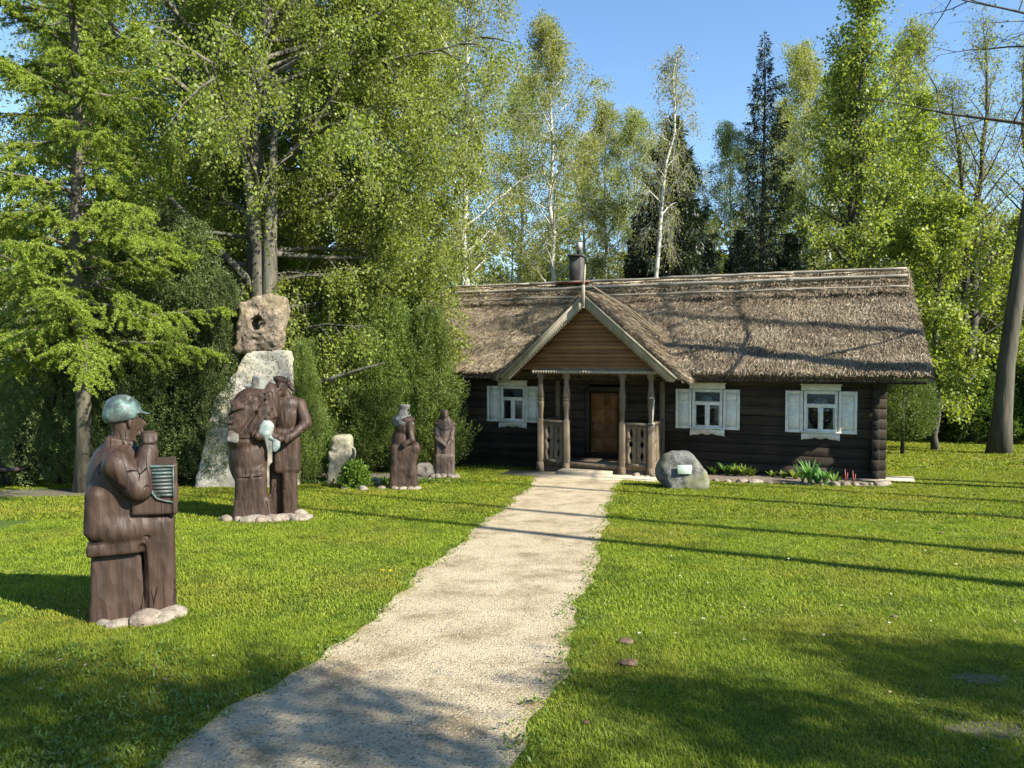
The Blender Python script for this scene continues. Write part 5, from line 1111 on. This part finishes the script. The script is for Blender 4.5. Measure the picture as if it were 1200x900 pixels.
JN = mktree('juniper', jn, M['bark_dark'], M['juniper'], at(502, 19.0), 'yellow green juniper touching the left end of the cottage, behind the women statues', 'juniper', group='junipers left of the cottage')
for px, d, s, zz, lab in ((462, 18.9, 1.0, 1.05, 'tall juniper behind the bent woman statue'), (428, 18.6, .95, .98, 'juniper right of the standing rock'), (385, 18.9, 1.0, .95, 'juniper behind the standing rock'), (358, 17.8, .8, .78, 'low dark juniper beside the couple statue'), (353, 15.9, .55, .72, 'slim juniper hugging the right edge of the slab'), (482, 20.0, 1.0, 1.12, 'juniper at the back against the left end of the house')):
    again(JN, at(px, d), lab, px*.7, s, zz)
sb = shrub(37, 1.6, .8, lambda u: np.sqrt(np.clip(1-(u-.35)**2/.45, .02, 1)), 1500, 20, .2, .055, .5)
SB = mktree('low_bush', sb, M['twig'], M['bushleaf'], at(318, 16.6), 'low green bush between the slab and the couple statue', 'bush')
again(SB, at(345, 16.6), 'low green bush behind the man in the flat cap', 1.5, 1.0, .9)
# ------------------------------------------------------------------ trees behind the cottage
B1 = broadleaf(41, 19, .15, .16, 3.7, egg, n1=44, n2=7, n3=6, nl=30, leaf=.066, elev=(25, 70), droop=-.15, twigL=.6, spread=.13, tdroop=.8, hang=.35)
BB = mktree('birch_tree', B1, M['bark_birch'], M['birch_far'], at(560, 29), 'white trunked birch rising behind the left half of the thatch', 'tree', group='birches behind the cottage')
again(BB, at(652, 33), 'birch rising just left of the chimney', 1.3, .95)
again(BB, at(700, 38), 'pale leaved birch right of the chimney, lower than its neighbours', 3.0, .86)
again(BB, at(612, 40), 'distant birch between the two nearer ones left of the chimney', 5.1, 1.0)
again(BB, at(850, 40), 'distant pale birch between the two dark spruces', 2.2, .84)
again(BB, at(950, 38), 'pale birch right of the tall spruce', .6, 1.02)
again(BB, at(1050, 36), 'pale birch right of the tall bright linden', 4.2, 1.02)
again(BB, at(500, 36), 'distant birch seen through the old birch\'s leaves', 3.6, 1.05)
again(BB, at(735, 36), 'birch just left of the broad dark spruce', 2.9, .80)
again(BB, at(805, 42), 'birch showing behind the broad dark spruce', 1.1, .82)
again(BB, at(680, 45), 'distant birch directly behind the chimney', 4.4, .9)
again(BB, at(905, 43), 'distant birch behind the tall narrow spruce', 3.3, .95)
again(BB, at(980, 44), 'distant birch behind the tall linden', 5.6, 1.1)
again(BB, at(8, 42), 'hazy birch at the left edge far beyond the bench', 2.6, .62)
again(BB, at(60, 46), 'distant birch seen left of the larch top', .4, .55)
B2 = broadleaf(43, 14.6, .11, .50, 1.3, egg, n1=24, n2=6, n3=5, nl=8, leaf=.055, elev=(30, 70), droop=-.3, twigL=.6, spread=.12, tdroop=.9, lean=(.135, 0), hang=.5)
mktree('leaning_birch_tree', B2, M['bark_birch'], M['birch_far'], at(748, 27), 'thin white birch leaning to the right in front of the dark spruce', 'tree')
S1 = conifer(51, 13.2, .2, 3.1, .03, 190, 1.5, .6, .22, lambda u: (1-u)**.7, .05, 1.5)
SP = mktree('spruce_tree', S1, M['bark_dark'], M['spruce'], at(786, 30.5), 'broad dark spruce behind the leaning white birch', 'tree', group='spruces behind the cottage')
S2 = conifer(52, 16.2, .17, 2.7, .05, 110, .95, .9, .19, lambda u: (1-u)**.8*(.75+.35*np.sin(u*31)**2), .04, 1.5)
S2o = mktree('spruce_tree', S2, M['bark_dark'], M['spruce'], at(892, 30), 'tall narrow dark spruce with a thin bare tip, right of centre', 'tree', group='spruces behind the cottage')
again(SP, at(925, 29), 'small spruce right of the tall narrow one', 1.0, .62, .62)
again(SP, at(868, 34), 'spruce low behind the tall narrow one on its left', 2.0, .75, .72)
again(SP, at(752, 34), 'dark spruce half hidden behind the leaning birch on the left', 3.0, .75, .72)
again(SP, at(828, 35), 'dark spruce behind the roof between the two big ones', 4.0, .7, .66)
again(SP, at(590, 46), 'distant dark spruce left of the chimney', 5.0, .9, .7)
again(SP, at(430, 30), 'dark spruce hidden behind the hanging birch leaves', 5.5, .9, .8)
again(SP, at(250, 28), 'dark spruce standing behind the yews', .7, 1.0, .9)
again(SP, at(330, 27), 'dark spruce behind the old birch trunk', 2.7, .9, .85)
L1 = broadleaf(61, 17.2, .19, .12, 2.9, egg, n1=46, n2=7, n3=5, nl=14, leaf=.095, elev=(20, 72), droop=.05, twigL=.5, spread=.14, stems=2)
LI = mktree('linden_tree', L1, M['bark_dark'], M['linden'], at(1003, 28.5), 'tall bright green linden above the right part of the thatch', 'tree', group='leafy trees right of the cottage')
again(LI, at(1075, 35), 'bright leafy tree farther back, right of the tall linden', 1.9, .95, .92)
L3 = broadleaf(63, 17.5, .20, .26, 3.6, dome, n1=34, n2=7, n3=5, nl=5, leaf=.065, elev=(40, 75), droop=.2, twigL=.5, spread=.16, stems=2)
LB = mktree('sparse_tree', L3, M['bark_dark'], M['birch_far'], at(1142, 31), 'tall sparse tree with dark bare branches at the upper right', 'tree')
again(LB, at(1215, 36), 'sparse tree at the right edge behind the leaning trunk', 2.4, 1.05)
L4 = broadleaf(65, 8.8, .11, .16, 2.25, egg, n1=34, n2=7, n3=5, nl=20, leaf=.10, elev=(10, 60), droop=.0, twigL=.45, spread=.13)
MP = mktree('maple_tree', L4, M['bark_dark'], M['linden'], at(1098, 27), 'low bright green maple right of the thatch end', 'tree', group='leafy trees right of the cottage')
again(MP, at(1140, 34), 'low bright maple left of the leaning trunk', 2.1, 1.0)
again(MP, at(1200, 33), 'leafy maple behind the leaning trunk', 4.5, 1.1)
again(MP, at(1075, 33), 'maple just behind the right end of the roof', 3.3, 1.1)
SJ = shrub(67, 3.2, 1.0, lambda u: np.clip(1-u, 0, 1)**.5*(.5+.55*np.minimum(u*3, 1)), 2300, 18, .26, .06, .32, lump=.3, base=.16)
mktree('small_juniper', SJ, M['bark_dark'], M['juniper'], at(1062, 25), 'small soft juniper with two thin stems beside the right wall of the cottage', 'juniper')
SB2 = shrub(69, 2.6, 1.5, lambda u: np.sqrt(np.clip(1-(u-.3)**2/.5, .02, 1)), 2600, 18, .3, .085, .55)
UB = mktree('undergrowth_bush', SB2, M['twig'], M['bushleaf'], at(1120, 33), 'dark bush under the maples right of the cottage', 'bush', group='bushes at the wood\'s edge')
for px, d, s, lab in ((1150, 31.5, 1.0, 'dark bush left of the leaning trunk'), (1235, 31, 1.2, 'big dark bush at the right edge beside the leaning trunk'), (1090, 37, 1.2, 'bush deep behind the small juniper'), (1190, 36, 1.5, 'bush behind the leaning trunk'), (15, 36, 1.3, 'dark bush far left beyond the lawn'), (55, 34, 1.1, 'bush between the yews at the far left')):
    again(UB, at(px, d), lab, px, s)
# leaning big trunk at the right edge
q = MB(); T = np.array([(0, 0, -.2), (.10, 0, 1.2), (.20, 0, 3), (.75, .1, 7), (1.5, .3, 12), (2.2, .3, 18)]); q.tube(T, [.42, .30, .26, .23, .18, .1], 14)
lf = broadleaf(71, 9, .1, .05, 3.2, dome, n1=16, n2=5, n3=4, nl=6, leaf=.07, elev=(20, 60)); 
for V, in zip(lf[0].V): V += np.array([1.6, .3, 12.])
for V, in zip(lf[1].V): V += np.array([1.6, .3, 12.])
for V in lf[0].V: pass
tt = empty('leaning_tree', at(1172, 25.2), 'thick dark trunk leaning right at the right edge of the lawn', 'tree'); q.build('trunk', M['bark_dark'], tt, smooth=True); lf[0].build('branches', M['bark_dark'], tt); lf[1].build('crown', M['birch_far'], tt)
RT = broadleaf(73, 13, .2, .5, 4.6, dome, n1=16, n2=6, n3=5, nl=2, leaf=.05, elev=(0, 50), droop=.1, twigL=.5, spread=.08)
mktree('bare_tree', RT, M['bark_dark'], M['birch_far'], (11.6, 14.2, gzf(14.2)), 'tree just out of view whose bare twigs hang into the upper right corner', 'tree')
# far wood closing the view
r = random.Random(77)
def far_mass():
    r_ = np.random.default_rng(5); lf = MB(); wd = MB(); 
    for k in range(150):
        d = r_.uniform(48, 66); px = -150+1500*(k+r_.random())/150; x = (px-600)/FPX*d; H = r_.uniform(9, 16)+(1 if px > 950 else 0); g_ = gzf(d); wd.tube([(x, d, g_-.2), (x+r_.normal()*.4, d, g_+H)], [.16, .03], 6)
        n = 900; u = r_.random(n); R_ = 2.3*np.sin(np.pi*(u*.9+.08))**.6; a_ = r_.uniform(0, 6.28, n); q_ = R_*np.sqrt(r_.random(n)); P = np.stack([x+np.cos(a_)*q_, d+np.sin(a_)*q_, g_+H*(.12+.9*u)], 1)
        leafquads(lf, P, r_.standard_normal((n, 3)), .42*r_.uniform(.5, 1.2, n), .26, r_)
    t_ = tag(wd.build('far_wood_trunks', M['bark']), 'trunks of the far wood closing the view', 'wood', kind='stuff'); t2 = tag(lf.build('far_wood', M['birch_far']), 'far pale green wood seen between the nearer trees', 'wood', kind='stuff')
far_mass()
q = MB(); r_ = np.random.default_rng(6); n = 16000; P = np.stack([r_.uniform(-60, 45, n), r_.uniform(40, 47, n), np.zeros(n)], 1); kk = np.abs(P[:, 0]) < .85*P[:, 1]; P = P[kk]; n = len(P); P[:, 2] = gz(P[:, 1])+r_.random(n)**1.5*(1.6+.9*vnoise(P*.3, 2))
leafquads(q, P, r_.standard_normal((n, 3)), .38*r_.uniform(.4, 1.2, n), .22, r_); tag(q.build('undergrowth', M['bushleaf']), 'dark undergrowth at the foot of the far wood', 'undergrowth', kind='stuff')
# ------------------------------------------------------------------ trees beside and behind the viewer that cast the shade bands
def pine(seed, H, r0, cb, R, nl=10, n1=16, leaf=.12):
    return broadleaf(seed, H, r0, cb, R, dome, n1=n1, n2=6, n3=4, nl=nl, leaf=leaf, elev=(5, 55), droop=.1, twigL=.45, spread=.13, wobt=.008)
PN = pine(81, 18, .17, .84, 1.5, nl=3, n1=10)
def up(p, t): return (p[0]+SUN_H.x*t, p[1]+SUN_H.y*t)
gA = G(1200, 690); a_ = up(gA, 9); PNo = mktree('shade_tree', PN, M['bark_dark'], M['birch_far'], (*a_, gzf(a_[1])), 'tall slim tree out of view at the right whose trunk shades the lawn', 'tree', group='trees right of the lawn')
for (pp, t, s, lab) in ((G(1190, 648), 10, 1.0, 'tall slim tree out of view at the right, second from the viewer'), (G(1180, 606), 9, .95, 'tall slim tree out of view at the right, third from the viewer'), (G(1190, 590), 12, 1.0, 'tall slim tree out of view at the right, fourth from the viewer')):
    a_ = up(pp, t); again(PNo, (*a_, gzf(a_[1])), lab, s*7+t, s)
for (lx, ly, lz, t, s, lab) in ((.3, .4, 3.2, 13, 1.15, 'tree out of view whose trunk shades the thatch'),):
    P_ = HL(lx, ly, lz); a_ = up(P_, t); again(PNo, (*a_, gzf(a_[1])), lab, t, s)
OK = broadleaf(91, 6.9, .06, .80, .75, egg, n1=14, n2=6, n3=4, nl=7, leaf=.08, elev=(0, 50), droop=.1, twigL=.4, spread=.13)
OKo = mktree('young_tree', OK, M['bark_dark'], M['linden'], (6.5, -.75, gzf(-.75)), 'young leafy tree just out of view at the right, shading the near path', 'tree', group='young trees beside the viewer'); OKo.scale = (.8, .8, 1)
again(OKo, (9.4, -.85, gzf(-.85)), 'young leafy tree out of view farther right, shading the near right lawn', 1.7, 1.0)
again(OKo, (11.7, -.55, gzf(-.55)), 'young leafy tree farthest right of the viewer', 3.7, 1.1)
again(OKo, (6.9, -1.9, gzf(-1.9)), 'taller young tree behind the viewer, shading the near left lawn', 5.7, .85, 1.25)
print('objects', len(bpy.data.objects), 'polys', sum(len(m.polygons) for m in bpy.data.meshes))
